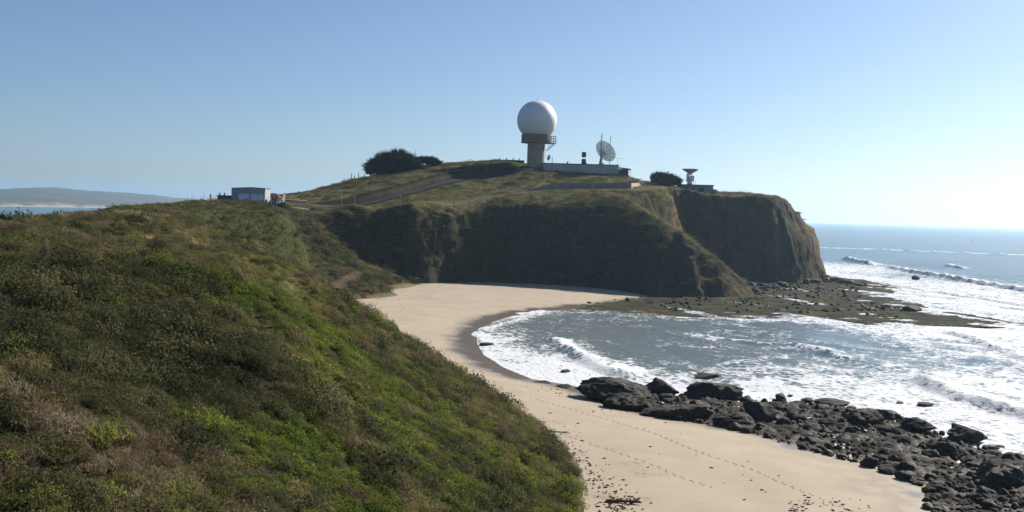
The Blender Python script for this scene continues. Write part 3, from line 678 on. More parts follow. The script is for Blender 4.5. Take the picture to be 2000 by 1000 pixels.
cypress('dark spiky bush standing on the bluff beside the upturned dish', onland(1297, 572), [(-3.6, -.5, 1.2, 3, 2.5, 1.8), (0, -.5, 1.0, 3.4, 2.5, 1.8), (3.8, -.5, .9, 3, 2.5, 1.6), (-3.6, 0, 3.2, 3.2, 3, 2.4), (0.2, 0, 3.0, 3.6, 3, 2.6), (4.2, 0, 2.0, 3.4, 3, 2.0)], 2400, 1.15, (.45, 0, .5), 2, 7, 'cypress_bush')
p = onland(6, 168); cypress('dark rounded bush at the brow above the distant bay', p, [(-1.5, 0, .9, 2.6, 2, 1.1), (1.2, 0, .5, 2.0, 2, .8)], 900, .35, (0, 0, .4), 1, 8, 'rounded_bush')
# plume grass and bleached branches on the near brow
def plume(label, base, seed, n, H):
    gg = np.random.default_rng(seed); root = bpy.data.objects.new('plume_grass', None); COL.objects.link(root); root.location = base; setk(root, None, label, 'plant')
    obj('leaves', mesh_np('leaves', *blades(seed, 160, .55, H * .55, .022, 1.1), smooth=False), STRAW, root)
    for q in range(n):
        a = gg.random() * 6.28; d = np.array([math.cos(a) * .22 * gg.random(), math.sin(a) * .22 * gg.random(), 1.0]); L = H * (.6 + .5 * gg.random())
        st_ = tube([(.2 * math.cos(a), .2 * math.sin(a), 0), d * L * .6, d * L * .7], (.012, .01, .008), 4)
        C = np.linspace(.55, 1.0, 40)[:, None] * d * L
        A = unit(d + .5 * gg.normal(size=(40, 3))) * .13; B = unit(np.cross(A, gg.normal(size=(40, 3)))) * .025
        obj('plume', mesh_np('plume', *joinvf(st_, quads(C, A, B)), smooth=False), STRAW, root)
plume('tan plume grass clump on the brow of the near hillside', onland(92, 90), 3, 12, 2.3)
BLEACH = plain('bleached_wood', (0.42, 0.37, 0.30), 0.9, 0.25, 3.0, bump=0.4)
def branch(label, base, pts, r, group=None, mat=None, name='dead_branch', rz=0):
    vf = [tube(P, [r * f for f in np.linspace(1, .35, len(P))], 6) for P in pts]
    o = obj(name, mesh_np(name, *joinvf(*vf)), mat or BLEACH); o.location = base; o.rotation_euler.z = rz; setk(o, None, label, 'branch', group); return o
# ------------------------------------------------------------------ rocks, reef, wrack on the sand
import bmesh
t = NT('shore_rock'); p = t.pos(); tc = t.n('TexCoord').outputs['Object']
f1 = t.noise(0.7, 6, 0.65, p); f2 = t.noise(3.5, 5, 0.65, p); f3 = t.noise(0.22, 3, 0.5, p)
cc = t.mix(t.ramp(f1, 0.35, 0.7), (0.020, 0.018, 0.016), (0.055, 0.048, 0.040))
cc = t.mix(t.math('MULTIPLY', t.ramp(f2, 0.52, 0.72), 0.7), cc, (0.110, 0.092, 0.068))
nz = t.n('SeparateXYZ', {0: p}).outputs[2]
weed = t.math('MULTIPLY', t.math('SUBTRACT', 1.0, t.ramp(nz, 0.3, 1.3)), t.ramp(f1, 0.40, 0.60))
cc = t.mix(weed, cc, (0.045, 0.027, 0.017))
nrm = t.bump(t.math('ADD', f1, t.math('MULTIPLY', f2, 0.5)), 1.0, 0.5)
ROCK = t.done(t.n('BsdfPrincipled', {'Base Color': cc, 'Roughness': t.n('MapRange', {0: f3, 1: .35, 2: .65, 3: .6, 4: .95}).outputs[0], 'Specular IOR Level': 0.15, 'Normal': nrm}))
t = NT('tidal_reef'); p = t.pos()
mp = t.n('Mapping', {'Vector': p, 'Scale': (1, 0.8, 1)}).outputs[0]
f1 = t.noise(0.10, 5, 0.6, mp); f2 = t.noise(0.9, 6, 0.7, mp)
cc = t.mix(t.ramp(f1, 0.42, 0.62), (0.030, 0.023, 0.018), (0.052, 0.066, 0.017))
cc = t.mix(t.ramp(f2, 0.45, 0.7), cc, (0.055, 0.043, 0.029))
cc = t.mix(t.math('MULTIPLY', t.ramp(t.noise(0.05, 3, .5, mp), 0.55, 0.7), 0.7), cc, (0.10, 0.045, 0.028))
REEF = t.done(t.n('BsdfPrincipled', {'Base Color': cc, 'Roughness': 0.95, 'Specular IOR Level': 0.06, 'Normal': t.bump(f2, 1.0, 0.5)}))

def rock_vf(seed, sub=3, planes=16, rough=.17):
    gg = np.random.default_rng(seed)
    bm = bmesh.new(); bmesh.ops.create_icosphere(bm, subdivisions=sub, radius=1.0)
    V = np.array([v.co[:] for v in bm.verts]); F = np.array([[v.index for v in f.verts] for f in bm.faces]); bm.free()
    N = unit(gg.normal(size=(planes, 3))); D = 0.62 + 0.38 * gg.random(planes)
    dt = V @ N.T; r = np.where(dt > 0.05, D / np.maximum(dt, .05), 9).min(1); r = np.minimum(r, 1.12)
    n = perlin(V[:, 0] * 2.1 + seed, V[:, 1] * 2.1 + V[:, 2] * 1.7) * .8 + perlin(V[:, 0] * 5 + V[:, 2] * 3, V[:, 1] * 5 - V[:, 2] * 4 + seed) * .5 + .35 * perlin(V[:, 0] * 11 + V[:, 2] * 7, V[:, 1] * 11 - V[:, 2] * 9 + seed)
    V = V * (r * (1 + rough * n))[:, None]
    return V, F
ROCKS = [mesh_np('rock_shape', *rock_vf(300 + k)) for k in range(9)]
BIG = [mesh_np('rock_shape_large', *rock_vf(400 + k, 5, 22, .17)) for k in range(8)]
for m_ in ROCKS + BIG: m_.materials.append(ROCK)
def ground_z(x, y):
    a = float(sand_h(np.array([x]), np.array([y]))[0]); return max(a, 0.15)
def boulder(label, u, v, w, h, me, depth=.75, rz=None, group=None, name='boulder', z=None, sink=.35):
    """boulder whose foot is seen at (u, v) and that measures w x h photograph pixels"""
    p = gnd(u, v, 0.5); Yd = p[1]; s = Yd / FPX
    W = w * s; H = .76 * max(h * s - W * depth * .55 * CAM_Z / Yd, .25 * W * .5, .15)
    zz = ground_z(p[0], p[1]) if z is None else z
    o = obj(name, me); o.location = (p[0], Yd + W * depth * .4, zz + H * (.5 - sink * .5))
    o.scale = (W / 1.8, W * depth / 1.8, H * (.62 + sink * .3)); o.rotation_euler = (0, 0, 0 if rz is None else rz)
    setk(o, None, label, 'rock', group); return o
R0 = random.Random(5)
for q, (lb, u, v, w, h, dp) in enumerate([
  ('largest dark ridge rock where the sand meets the cove surf', 1205, 785, 158, 66, .6),
  ('rounded dark boulder touching the ridge rock, surf behind it', 1293, 770, 62, 42, .8),
  ('long smooth oval boulder standing apart in the white surf', 1402, 778, 122, 52, .6),
  ('craggy grey outcrop below the ridge rock, edged by sand', 1225, 802, 100, 38, .7),
  ('tan streaked outcrop at the sand edge below the oval boulder', 1350, 820, 105, 50, .7),
  ('tall lumpy boulder with a rounded crown right of the oval boulder', 1488, 822, 72, 58, .8),
  ('broad pale faced rock at the foot of the lumpy boulder', 1445, 836, 95, 42, .8),
  ('low rock between the ridge rock and the sand, weed covered', 1290, 815, 80, 30, .8),
  ('flat topped block standing in white foam beyond the rubble', 1802, 842, 66, 40, .8),
  ('pointed boulder at the seaward edge of the rubble', 1895, 862, 78, 46, .8),
  ('large round boulder just inside the pointed seaward one', 1855, 892, 80, 52, .8),
  ('humped boulder at the head of the rubble, backed by foam', 1690, 828, 82, 42, .8),
  ('massive dark rock at the right edge of the picture', 1985, 950, 130, 88, .9),
  ('squared dark rock rising above the massive edge rock', 1990, 905, 60, 36, .9),
  ('low weed covered lump at the tip of the sand by the cove', 1102, 756, 34, 16, .8),
  ('smallest weedy rock pile lying left on the cove sand edge', 1060, 748, 40, 12, .8),
  ('flat rock awash in foam beyond the lumpy boulder', 1632, 787, 74, 18, .8),
  ('thin rock sliver awash behind the long oval boulder', 1382, 733, 72, 9, .5),
  ('dark rock sliver in the swash of the cove beach', 950, 671, 46, 9, .5),
  ('small low rock in the foam left of the ridge rock', 1105, 722, 26, 7, .6),
  ('lone dark rock far out among the breakers', 1790, 545, 18, 11, .8),
  ('long flat slab beyond the reef tip, foam all round', 1785, 606, 78, 17, .5),
  ('little rock awash seaward of the flat topped block', 1812, 788, 34, 12, .8)]):
    boulder(lb, u, v, w, h, BIG[q % len(BIG)] if w > 55 else ROCKS[q % len(ROCKS)], dp, z=(0.0 if v < 730 or h < 20 else None), rz=(0.05 * q if q not in (0, 2) else 0.0) + (3.1 if q % 2 else 0))
# the rubble band: many boulders of middling size
BAND = [(1150,762),(1300,765),(1440,782),(1520,778),(1600,785),(1690,800),(1760,812),(1830,838),(1920,868),(1990,890),(2060,910),(2080,1060),(1840,1060),(1812,1000),(1800,950),(1700,912),(1620,888),(1540,868),(1480,852),(1400,835),(1300,818),(1200,800)]
BANDW = [gnd(u, v, .4)[:2] for u, v in BAND]
bp = np.array(BANDW); cnt = 0
x_ = R0.random
def rubble_label(u, v):
    lo = np.interp(u, [1200, 1300, 1400, 1480, 1540, 1620, 1700, 1800], [800, 818, 835, 852, 868, 888, 912, 950]); hi = np.interp(u, [1150, 1300, 1440, 1600, 1690, 1760, 1830, 1920, 1990], [762, 765, 782, 785, 800, 812, 838, 868, 890])
    f = (v - hi) / max(lo - hi, 1); row = 'on the surf side' if f < .34 else ('on the sand side' if f > .66 else 'in the middle')
    if v > 940: return 'dark boulder in the rubble low in the bottom right corner'
    st_ = 'beside the cove' if u < 1420 else ('right of the lumpy boulder' if u < 1620 else ('below the humped boulder' if u < 1790 else 'near the massive edge rock'))
    return f'dark boulder {row} of the rubble, {st_}'
while cnt < 270:
    u, v = 1150 + 900 * R0.random(), 760 + 270 * R0.random() ** .8
    if not inside(np.array([u]), np.array([v]), BAND)[0]: continue
    w = 9 + 24 * R0.random() ** 2.0 + (12 * R0.random() if v > 880 else 0); me = R0.choice(ROCKS)
    boulder(rubble_label(u, v), u, v, w, w * (.5 + .35 * R0.random()), me, .7 + .3 * R0.random(), R0.random() * 6.28, 'rubble boulders between sand and surf'); cnt += 1
# low rocks showing in the foam just off the rubble
for u, v, w in ((1560,783,22),(1578,780,30),(1600,779,14),(1545,768,12),(1665,792,20),(1740,805,40),(1722,800,26),(1940,872,34),(1915,884,26),(1958,868,20),(1862,850,22),(1760,783,16),(1945,890,40),(1900,850,14)):
    boulder('low dark rock awash in the foam off the rubble', u, v, w, w * .38, R0.choice(ROCKS), .7, R0.random() * 6, 'low rocks awash off the rubble', z=-.05)
# boulders fallen at the foot of the cliffs
for q in range(80):
    u = 1300 + 330 * R0.random(); v = np.interp(u, [1330, 1420, 1500, 1560, 1610, 1690], [574, 570, 564, 554, 546, 552]) + 12 * (R0.random() - .6)
    w = 7 + 14 * R0.random() ** 2
    boulder('fallen boulder lying at the foot of the dark cliff', u, v, w, w * (.55 + .3 * R0.random()), R0.choice(ROCKS), .9, R0.random() * 6, 'boulders at the cliff foot', z=.3)
for q, (u, v, w, h) in enumerate(((1608,545,40,18),(1632,549,36,14),(1655,553,32,11),(1680,557,26,8),(1590,552,34,14))):
    boulder('jagged dark rock stepping down from the cliff point into the sea', u, v, w, h, ROCKS[q], .9, q * 1.3, 'rocks off the cliff point', z=.1)
# rubble too small to count
n = 5200; bu = 1140 + 940 * g.random(n); bv = 758 + 300 * g.random(n); m = inside(bu, bv, BAND)
Q = np.array([gnd(a, b_, .5) for a, b_ in zip(bu[m], bv[m])]); ns = len(Q)
Q[:, 2] = np.maximum(sand_h(Q[:, 0], Q[:, 1]), .2) + .05
sc_ = .22 + .55 * g.random(ns) ** 2.5
rc = bpy.data.collections.new('rubble_shapes')
for k in range(4):
    m_ = mesh_np('rubble_shape', *rock_vf(500 + k, 2, 12, .14), smooth=False); m_.materials.append(ROCK); rc.objects.link(bpy.data.objects.new(f'rubble_shape_{k}', m_))
scatter('rock_rubble', rc, Q, g.random((ns, 3)) * 6.28, np.stack([sc_, sc_, sc_ * .7], 1), g.integers(0, 4, ns), 'dark small stones packed between the shore boulders')

def shelf(name, PX, step, zfun, mat, z0=.4, edge=2.0):
    Pw = [gnd(u, v, z0)[:2] for u, v in PX]; A = np.array(Pw)
    gx_ = np.arange(A[:, 0].min() - 4, A[:, 0].max() + 4, step); gy_ = np.arange(A[:, 1].min() - 4, A[:, 1].max() + 4, step)
    x, y, F_ = gridmesh(gx_, gy_)
    d = polydist(x, y, Pw + [Pw[0]]) * np.where(inside(x, y, Pw), 1, -1)
    z = zfun(x, y, d)
    keep = z[F_].max(1) > -.5
    v_, f_, _ = compact(np.stack([x, y, z], 1), F_[keep], {})
    return setk(obj(name, mesh_np(name, v_, f_), mat), 'structure')
SH = [(1130,768),(1200,752),(1300,768),(1440,780),(1520,778),(1600,785),(1690,798),(1760,812),(1830,840),(1930,875),(2000,900),(2120,930),(2150,1120),(1830,1120),(1800,1000),(1780,945),(1700,912),(1620,888),(1540,868),(1480,852),(1400,835),(1300,818),(1190,800)]
shelf('rock_shelf', SH, .36, lambda x, y, d: np.where(d > -2, .05 + .5 * np.tanh((d + .8 * fbm(x / 3, y / 3, 3, 81)) / 2.5) + (.75 * ridged(x / 3.4, y / 2.6, 4, 82) + .5 * fbm(x / 1.3, y / 1.1, 3, 86)) * sstep(-1, 2, d) + .9 * fbm(x / 7, y / 6, 2, 83) - .58, -1), ROCK)
RF = [(1130,594),(1200,584),(1300,577),(1400,566),(1500,552),(1600,540),(1690,548),(1705,560),(1660,574),(1730,590),(1745,600),(1830,612),(1925,628),(1850,633),(1750,627),(1650,614),(1500,609),(1400,612),(1300,606),(1200,602)]
shelf('tidal_reef', RF, .62, lambda x, y, d: np.where(d > -14, np.minimum(.02 + .018 * d, .14) + .75 * fbm(x / 18, y / 8, 5, 84, .62) + .42 * ridged(x / 6, y / 3.0, 4, 85) - .04, -1), REEF)

# stones strewn over the reef
n = 2600; bu = 1140 + 620 * g.random(n); bv = 552 + 70 * g.random(n); m = inside(bu, bv, RF)
Q = np.array([gnd(a, b_, .25) for a, b_ in zip(bu[m], bv[m])]); m = fbm(Q[:, 0] / 14, Q[:, 1] / 10, 3, 95) + .002 * (Q[:, 1] - 430) > 0.02; Q = Q[m]; ns = len(Q)
sc_ = .3 + 1.0 * g.random(ns) ** 2.5
scatter('reef_rubble', rc, Q, g.random((ns, 3)) * 6.28, np.stack([sc_, sc_, sc_ * .6], 1), g.integers(0, 4, ns), 'dark stones strewn over the tidal reef')
# footprints: little rings of pushed up sand along two walkers' tracks
def prints(name, label, PX, step):
    Pw = np.array([gnd(u, v, 2.0)[:2] for u, v in PX]); seg = np.hypot(*np.diff(Pw, axis=0).T); L = np.concatenate([[0], np.cumsum(seg)])
    s = np.arange(0, L[-1], step); x = np.interp(s, L, Pw[:, 0]); y = np.interp(s, L, Pw[:, 1]); s = s + .12 * g.normal(size=len(s)); side = np.where(np.arange(len(s)) % 2, .14, -.14)
    x = x + side + .05 * g.normal(size=len(s)); y = y + .08 * g.normal(size=len(s)); z = sand_h(x, y)
    vf = []; A = np.linspace(0, 2 * np.pi, 9)[:-1]
    for X_, Y_, Z_ in zip(x, y, z):
        V_ = []
        for rr, hh_ in ((.06, .01), (.12, .055), (.21, -.02)):
            for a in A: V_.append((X_ + rr * 1.5 * math.cos(a), Y_ + rr * 1.3 * math.sin(a), Z_ + hh_ * (1.25 if rr == .12 and math.cos(a) > 0 else .8)))
        F_ = [(r_ * 8 + i, r_ * 8 + (i + 1) % 8, (r_ + 1) * 8 + (i + 1) % 8, (r_ + 1) * 8 + i) for r_ in range(2) for i in range(8)]
        vf.append((np.array(V_), np.array(F_)))
    V_, F_ = joinvf(*vf); me = mesh_np(name, V_, F_); attr(me, 'wet', np.zeros(len(V_)))
    setk(obj(name, me, SAND), 'stuff', label)
prints('footprints', 'line of footprints running down the middle of the near sand', [(1040,770),(1130,795),(1190,812),(1280,842),(1340,868),(1400,890),(1450,905),(1520,932),(1600,960),(1690,990)], .8)
prints('footprints', 'line of footprints nearer the slope, fading out on the sand', [(1105,852),(1130,862),(1190,880),(1260,905),(1330,932),(1395,952)], .8)
prints('footprints', 'wandering footprints on the sand at the back of the cove', [(775,575),(782,595),(790,605),(770,612)], 1.2)
# driftwood and wrack
DARKWOOD = plain('dark_driftwood', (0.13, 0.085, 0.055), 0.9, 0.3, 3.0, bump=0.4)
def sandpt(u, v): 
    p = gnd(u, v, 2.0); return (p[0], p[1], float(sand_h(np.array([p[0]]), np.array([p[1]]))[0]))
branch('dark driftwood log with a broken root end at the foot of the slope', sandpt(1232, 985), [[(-2.6, .1, .16), (-1, 0, .2), (.4, -.1, .25), (.9, -.15, .3)], [(.4, -.1, .25), (1.0, .3, .55)], [(.3, -.1, .25), (1.1, -.35, .2)]][::1], .2, mat=DARKWOOD, name='driftwood_log')
branch('long forked stick on the sand close to the slope foot', sandpt(1095, 846), [[(-1.6, .5, .08), (0, 0, .1), (1.3, -.4, .08)], [(.2, -.05, .1), (1.0, .3, .12)]], .09, mat=DARKWOOD, name='driftwood_stick')
branch('short stick lying above the forked stick on the sand', sandpt(1056, 822), [[(-.9, .3, .06), (.9, -.3, .06)]], .09, mat=DARKWOOD, name='driftwood_stick')
branch('bleached fallen branch on the grassy bench', onland(366, 109), [[(-.7, 0, .15), (.2, .1, .3), (1.1, .1, .75)], [(0, .1, .25), (.8, -.3, .4)]], .07)
branch('bleached branch on the shoulder behind the grassy bench', onland(457, 119), [[(-.6, 0, .1), (.1, 0, .2), (.8, .1, .6)], [(0, 0, .2), (-.5, .2, .5)]], .06)
def wrack(name, label, spots, n, size, mat):
    C = []
    for u, v, ru, rv in spots:
        for q in range(n):
            a, b_ = R0.gauss(0, 1), R0.gauss(0, 1); p = gnd(u + ru * a, v + rv * b_, 2.0); C.append(p)
    C = np.array(C); C[:, 2] = sand_h(C[:, 0], C[:, 1]) + .05
    L = size * (.4 + g.random(len(C)) ** 2 * 1.6); th = g.normal(size=len(C)) * .6 + .5
    vf = []
    for c_, l, a in zip(C, L, th):
        d = np.array([math.cos(a), math.sin(a), .05]) * l / 2; vf.append(tube([c_ - d, c_ + np.array([0, 0, .05 * l]), c_ + d], (.04 + .03 * l, .06 + .04 * l, .03), 5))
    setk(obj(name, mesh_np(name, *joinvf(*vf)), mat), 'stuff', label)
wrack('debris_litter', 'scattered driftwood bits and kelp along the foot of the near slope', [(1105, 885, 12, 14), (1130, 910, 16, 16), (1160, 940, 18, 16), (1185, 965, 18, 14), (1215, 985, 18, 10), (1200, 1000, 14, 10)], 48, .26, DARKWOOD)
KELP = plain('kelp', (0.085, 0.062, 0.026), 0.5, 0.35, 3.0)
wrack('kelp_litter', 'patch of dark kelp stranded on the near sand', [(1570, 972, 12, 5), (1560, 985, 8, 4), (1640, 970, 26, 8), (1700, 990, 22, 6)], 22, .34, KELP)
wrack('kelp_litter', 'thin scatter of kelp bits across the open sand', [(1250, 870, 60, 30), (1420, 920, 80, 30), (1080, 835, 40, 20), (1120, 755, 30, 4), (1060, 748, 24, 3), (1180, 788, 30, 4)], 9, .3, KELP)
# ------------------------------------------------------------------ the station on the headland
class MB:
    def __init__(s): s.V = []; s.F = []
    def add(s, V, F):
        o = len(s.V); s.V += [tuple(map(float, v)) for v in V]; s.F += [tuple(int(i) + o for i in f) for f in F]; return s
    def box(s, c, d, rz=0.0):
        cx, cy, cz = c; a, b, h = d[0] / 2, d[1] / 2, d[2] / 2; cs, sn = math.cos(rz), math.sin(rz)
        V = [(cx + x * cs - y * sn, cy + x * sn + y * cs, cz + z) for z in (-h, h) for x, y in ((-a, -b), (a, -b), (a, b), (-a, b))]
        return s.add(V, [(3,2,1,0),(4,5,6,7),(0,1,5,4),(1,2,6,5),(2,3,7,6),(3,0,4,7)])
    def bar(s, p, q, r, r2=None, n=8):
        V, F = tube([p, q], (r, r if r2 is None else r2), n); s.add(V, F)
        return s.add(V, [tuple(range(n))[::-1], tuple(range(n, 2 * n))])
    def lathe(s, prof, n=48, c=(0, 0)):
        V = [(c[0] + r * math.cos(2 * math.pi * k / n), c[1] + r * math.sin(2 * math.pi * k / n), z) for r, z in prof for k in range(n)]
        F = [(i * n + k, i * n + (k + 1) % n, (i + 1) * n + (k + 1) % n, (i + 1) * n + k) for i in range(len(prof) - 1) for k in range(n)]
        s.add(V, F); m = len(prof)
        if prof[0][0] > .02: s.add(V[:n], [tuple(range(n))[::-1]])
        if prof[-1][0] > .02: s.add(V[-n:], [tuple(range(n))])
        return s
    def prism(s, P, y0, y1):
        """polygon in xz pushed along y"""
        n = len(P); V = [(x, y0, z) for x, z in P] + [(x, y1, z) for x, z in P]
        return s.add(V, [tuple(range(n)), tuple(range(n, 2 * n))[::-1]] + [((i + 1) % n, i, n + i, n + (i + 1) % n) for i in range(n)])
    def build(s, name, mat, parent=None, smooth=False):
        me = bpy.data.meshes.new(name); me.from_pydata(s.V, [], s.F); me.update()
        if smooth: me.polygons.foreach_set('use_smooth', np.ones(len(me.polygons), bool)); me.set_sharp_from_angle(angle=math.radians(40))
        return obj(name, me, mat, parent)
def thing(name, label, cat, loc, rz=0, group=None):
    o = bpy.data.objects.new(name, None); COL.objects.link(o); o.location = loc; o.rotation_euler = (0, 0, rz); return setk(o, None, label, cat, group)
CONC = plain('tan_concrete', (0.33, 0.275, 0.205), 0.85, 0.14, 0.3)
BROWN = plain('brown_paint', (0.20, 0.155, 0.110), 0.8, 0.15, 0.4)
WHITE = plain('white_radome', (0.72, 0.725, 0.73), 0.5, 0.05, 0.12)
STEEL = plain('dark_steel', (0.075, 0.085, 0.09), 0.55, 0.2, 1.5, 0.3)
PALE = plain('pale_steel', (0.60, 0.61, 0.60), 0.5, 0.12, 0.8)
GREYW = plain('grey_white_wall', (0.42, 0.44, 0.45), 0.8, 0.12, 0.25)
ROOFD = plain('dark_roofing', (0.065, 0.085, 0.080), 0.8, 0.2, 0.5)
DARKW = plain('dark_brown_wall', (0.085, 0.065, 0.055), 0.85, 0.2, 0.5)
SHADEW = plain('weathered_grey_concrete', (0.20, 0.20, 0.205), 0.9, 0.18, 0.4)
CREAM = plain('cream_wall', (0.62, 0.50, 0.37), 0.85, 0.08, 0.4)
RED = plain('red_tile', (0.34, 0.115, 0.07), 0.8, 0.22, 2.0)
SIDING = plain('grey_siding', (0.33, 0.345, 0.35), 0.75, 0.10, 0.4)
DOORW = plain('pale_blue_door', (0.68, 0.73, 0.80), 0.6, 0.08, 0.6)
WOOD = plain('weathered_post', (0.20, 0.17, 0.14), 0.9, 0.25, 2.0)
GALV = plain('galvanised', (0.48, 0.48, 0.46), 0.5, 0.15, 2.0)
DRUM = plain('drum_dark', (0.05, 0.065, 0.08), 0.5, 0.2, 0.8)
WINDOW = plain('dark_glass', (0.03, 0.035, 0.04), 0.15, 0.1, 0.5)
t = NT('dish_mesh'); p = t.n('TexCoord').outputs['Object']
DISHM = t.done(t.n('MixShader', {0: 0.35, 1: t.n('BsdfPrincipled', {'Base Color': (0.50, 0.53, 0.54), 'Roughness': 0.5}), 2: t.n('BsdfTransparent')}))

# -- radome tower
s = 598 / FPX
b = onland(1044, 598); base_z = at(1044, 325, 598)[2]
T = thing('radar_tower', 'white golf ball radome on a tan concrete tower at the hilltop', 'tower', (b[0], 598, base_z))
MB().lathe([(4.75, -4), (4.75, 12.6)], 48).build('shaft', CONC, T, True)
MB().lathe([(4.9, 12.55), (7.9, 12.75), (8.15, 12.9), (8.15, 17.0), (7.6, 17.15), (4, 17.15)], 64).build('collar', BROWN, T, True)
MB().lathe([(8.35, 12.6), (8.35, 13.0), (8.1, 13.0), (8.1, 12.6)], 64).build('collar_rim', BROWN, T, True)
R = 10.8; zc = 24.9
MB().lathe([(R * math.cos(a), zc + R * math.sin(a)) for a in np.linspace(math.asin((17.2 - zc) / R), math.pi / 2 - .002, 40)], 96).build('dome', WHITE, T, True)
MB().lathe([(.18, zc + R - .05), (.12, zc + R + .5), (.03, zc + R + 1.6)], 8).build('beacon', STEEL, T)
MB().box((9.3, -1.0, 12.85), (2.8, 2.6, .22)).box((8.6, -1, 12.5), (1.0, .25, .6)).build('platform', STEEL, T)
m = MB()
for x in (8.0, 9.3, 10.6):
    for y in (-2.25, .25): m.bar((x, y, 12.9), (x, y, 16.4), .12)
for z in (14.0, 15.2, 16.4):
    for y in (-2.25, .25): m.bar((7.9, y, z), (10.7, y, z), .09)
    m.bar((10.6, -2.25, z), (10.6, .25, z), .06)
m.build('railing', STEEL, T)
m = MB()
for y in (-2.9, -1.9): m.bar((10.2, y, 12.7), (6.2, y, 9.0), .24); m.bar((10.2, y, 14.2), (6.2, y, 10.5), .1); 
for q in range(5): 
    x_q = 6.2 + q; m.bar((x_q, -2.9, 9.0 + q * .925), (x_q, -2.9, 10.5 + q * .925), .05)
m.build('stair_frame', STEEL, T)
for q in range(11): MB().box((6.3 + q * .37, -2.4, 9.1 + q * .342), (.34, 1.0, .07)).build('stair_tread', STEEL, T)
MB().box((5.0, -2.4, 8.85), (2.8, 1.6, .2)).build('landing', STEEL, T)
MB().box((3.7, -2.95, 9.95), (.9, .25, 2.0), .55).build('door', BROWN, T)

# -- long pale building and its dark annex
Yb = 588; s = Yb / FPX
bz = at(1134, 340, Yb)[2]; x0, x1 = at(1061, 330, Yb)[0], at(1208, 330, Yb)[0]; L = x1 - x0
T = thing('long_building', 'long low pale grey building beside the radome tower', 'building', ((x0 + x1) / 2, Yb, bz))
MB().box((0, 5, 1.3), (L, 10, 7.6)).build('wall', GREYW, T)
n = 12
for q in range(n): MB().box((-L / 2 + L / n * (q + .5), -.04, 1.3), (L / n - .12, .1, 7.3)).build('wall_panel', GREYW, T)
MB().box((0, 5, 5.28), (L + .7, 10.8, .42)).build('roof', ROOFD, T)
for q, (px, hh_) in enumerate(((-7, .9), (12, .7), (3, .5))): MB().lathe([(.35, 5.4), (.35, 5.5 + hh_), (.5, 5.5 + hh_), (.05, 5.9 + hh_)], 12, (px, 4)).build('roof_vent', ROOFD, T)
x2 = at(1230, 336, Yb)[0]; w = x2 - x1 - .3
T = thing('annex_building', 'dark brown shed with overhanging roof joined to the long pale building', 'building', (x1 + .35 + w / 2, Yb + 1, at(1219, 345, Yb)[2]))
MB().box((-.3, 4, 1.2), (w - .6, 7, 5.6)).build('wall', DARKW, T)
MB().prism([(-w / 2 - .1, 4.7), (w / 2 + .6, 4.0), (w / 2 + .6, 4.3), (-w / 2 - .1, 5.0)], -.6, 8).build('roof', ROOFD, T)
MB().bar((w / 2 + .2, -.3, -1.5), (w / 2 + .2, -.3, 4.05), .13).build('post', PALE, T)
MB().box((w / 2 + .25, -.55, 3.75), (.9, .1, .4)).build('fascia', PALE, T)

# -- big mesh dish seen from behind
def dish_profile(R, dep, n=9): return [(R * k / n, dep * (k / n) ** 2) for k in range(n + 1)]
Yd = 594; c0 = at(1181, 297, Yd); roof_z = bz + 5.4
T = thing('mesh_dish', 'large see-through mesh dish antenna tilted skyward on the long roof', 'antenna', (at(1172, 320, Yd)[0], Yd, roof_z))
ax = Vector((.60, .58, .55)).normalized(); rotm = ax.to_track_quat('Z', 'Y').to_matrix(); ctr = Vector(c0) - Vector(T.location) - ax * .6
def oriented(mb):
    mb.V = [tuple(rotm @ Vector(v) + ctr) for v in mb.V]; return mb
RD, DP = 6.3, 1.75
m = MB(); pr = dish_profile(RD, DP)
V_ = [(max(r, .05) * math.cos(2 * math.pi * k / 48), max(r, .05) * math.sin(2 * math.pi * k / 48), z) for r, z in pr for k in range(48)]
m.add(V_, [(i * 48 + k, i * 48 + (k + 1) % 48, (i + 1) * 48 + (k + 1) % 48, (i + 1) * 48 + k) for i in range(9) for k in range(48)])
oriented(m).build('reflector', DISHM, T, True)
for k in range(24):
    a = 2 * math.pi * k / 24; m = MB()
    for (r0_, z0_), (r1_, z1_) in zip(pr[1:-1:2], pr[3::2]): m.bar((r0_ * math.cos(a), r0_ * math.sin(a), z0_ - .22), (r1_ * math.cos(a), r1_ * math.sin(a), z1_ - .16), .10, n=5)
    oriented(m).build('rib', STEEL if k % 2 else PALE, T)
for i in (3, 5, 7, 9):
    m = MB(); r_, z_ = pr[i]
    for k in range(32): a, a2_ = 2 * math.pi * k / 32, 2 * math.pi * (k + 1) / 32; m.bar((r_ * math.cos(a), r_ * math.sin(a), z_ - .15), (r_ * math.cos(a2_), r_ * math.sin(a2_), z_ - .15), .08, n=5)
    oriented(m).build('ring', STEEL, T)
m = MB()
for k in range(4): a = math.pi / 2 * k + .4; m.bar((RD * .75 * math.cos(a), RD * .75 * math.sin(a), DP * .56), (.2 * math.cos(a), .2 * math.sin(a), 5.0), .07, n=5)
oriented(m).build('feed_strut', PALE, T)
oriented(MB().lathe([(.45, 4.6), (.45, 5.5)], 12)).build('feed', PALE, T)
oriented(MB().lathe([(.9, -1.5), (1.3, -.3)], 16)).build('hub', PALE, T, True)
hub = ctr - ax * 1.2
MB().bar((0, 0, -.3), (hub.x * .6, hub.y * .6, hub.z * .75), .9, .7, 12).build('pedestal', PALE, T, True)
m = MB(); m.bar((hub.x * .6, hub.y * .6, hub.z * .75), tuple(hub), .75, .8, 12); m.bar(tuple(hub), tuple(hub - ax * 1.8 - Vector((.5, 0, .3))), .5, .4, 10); m.build('elevation_arm', PALE, T, True)
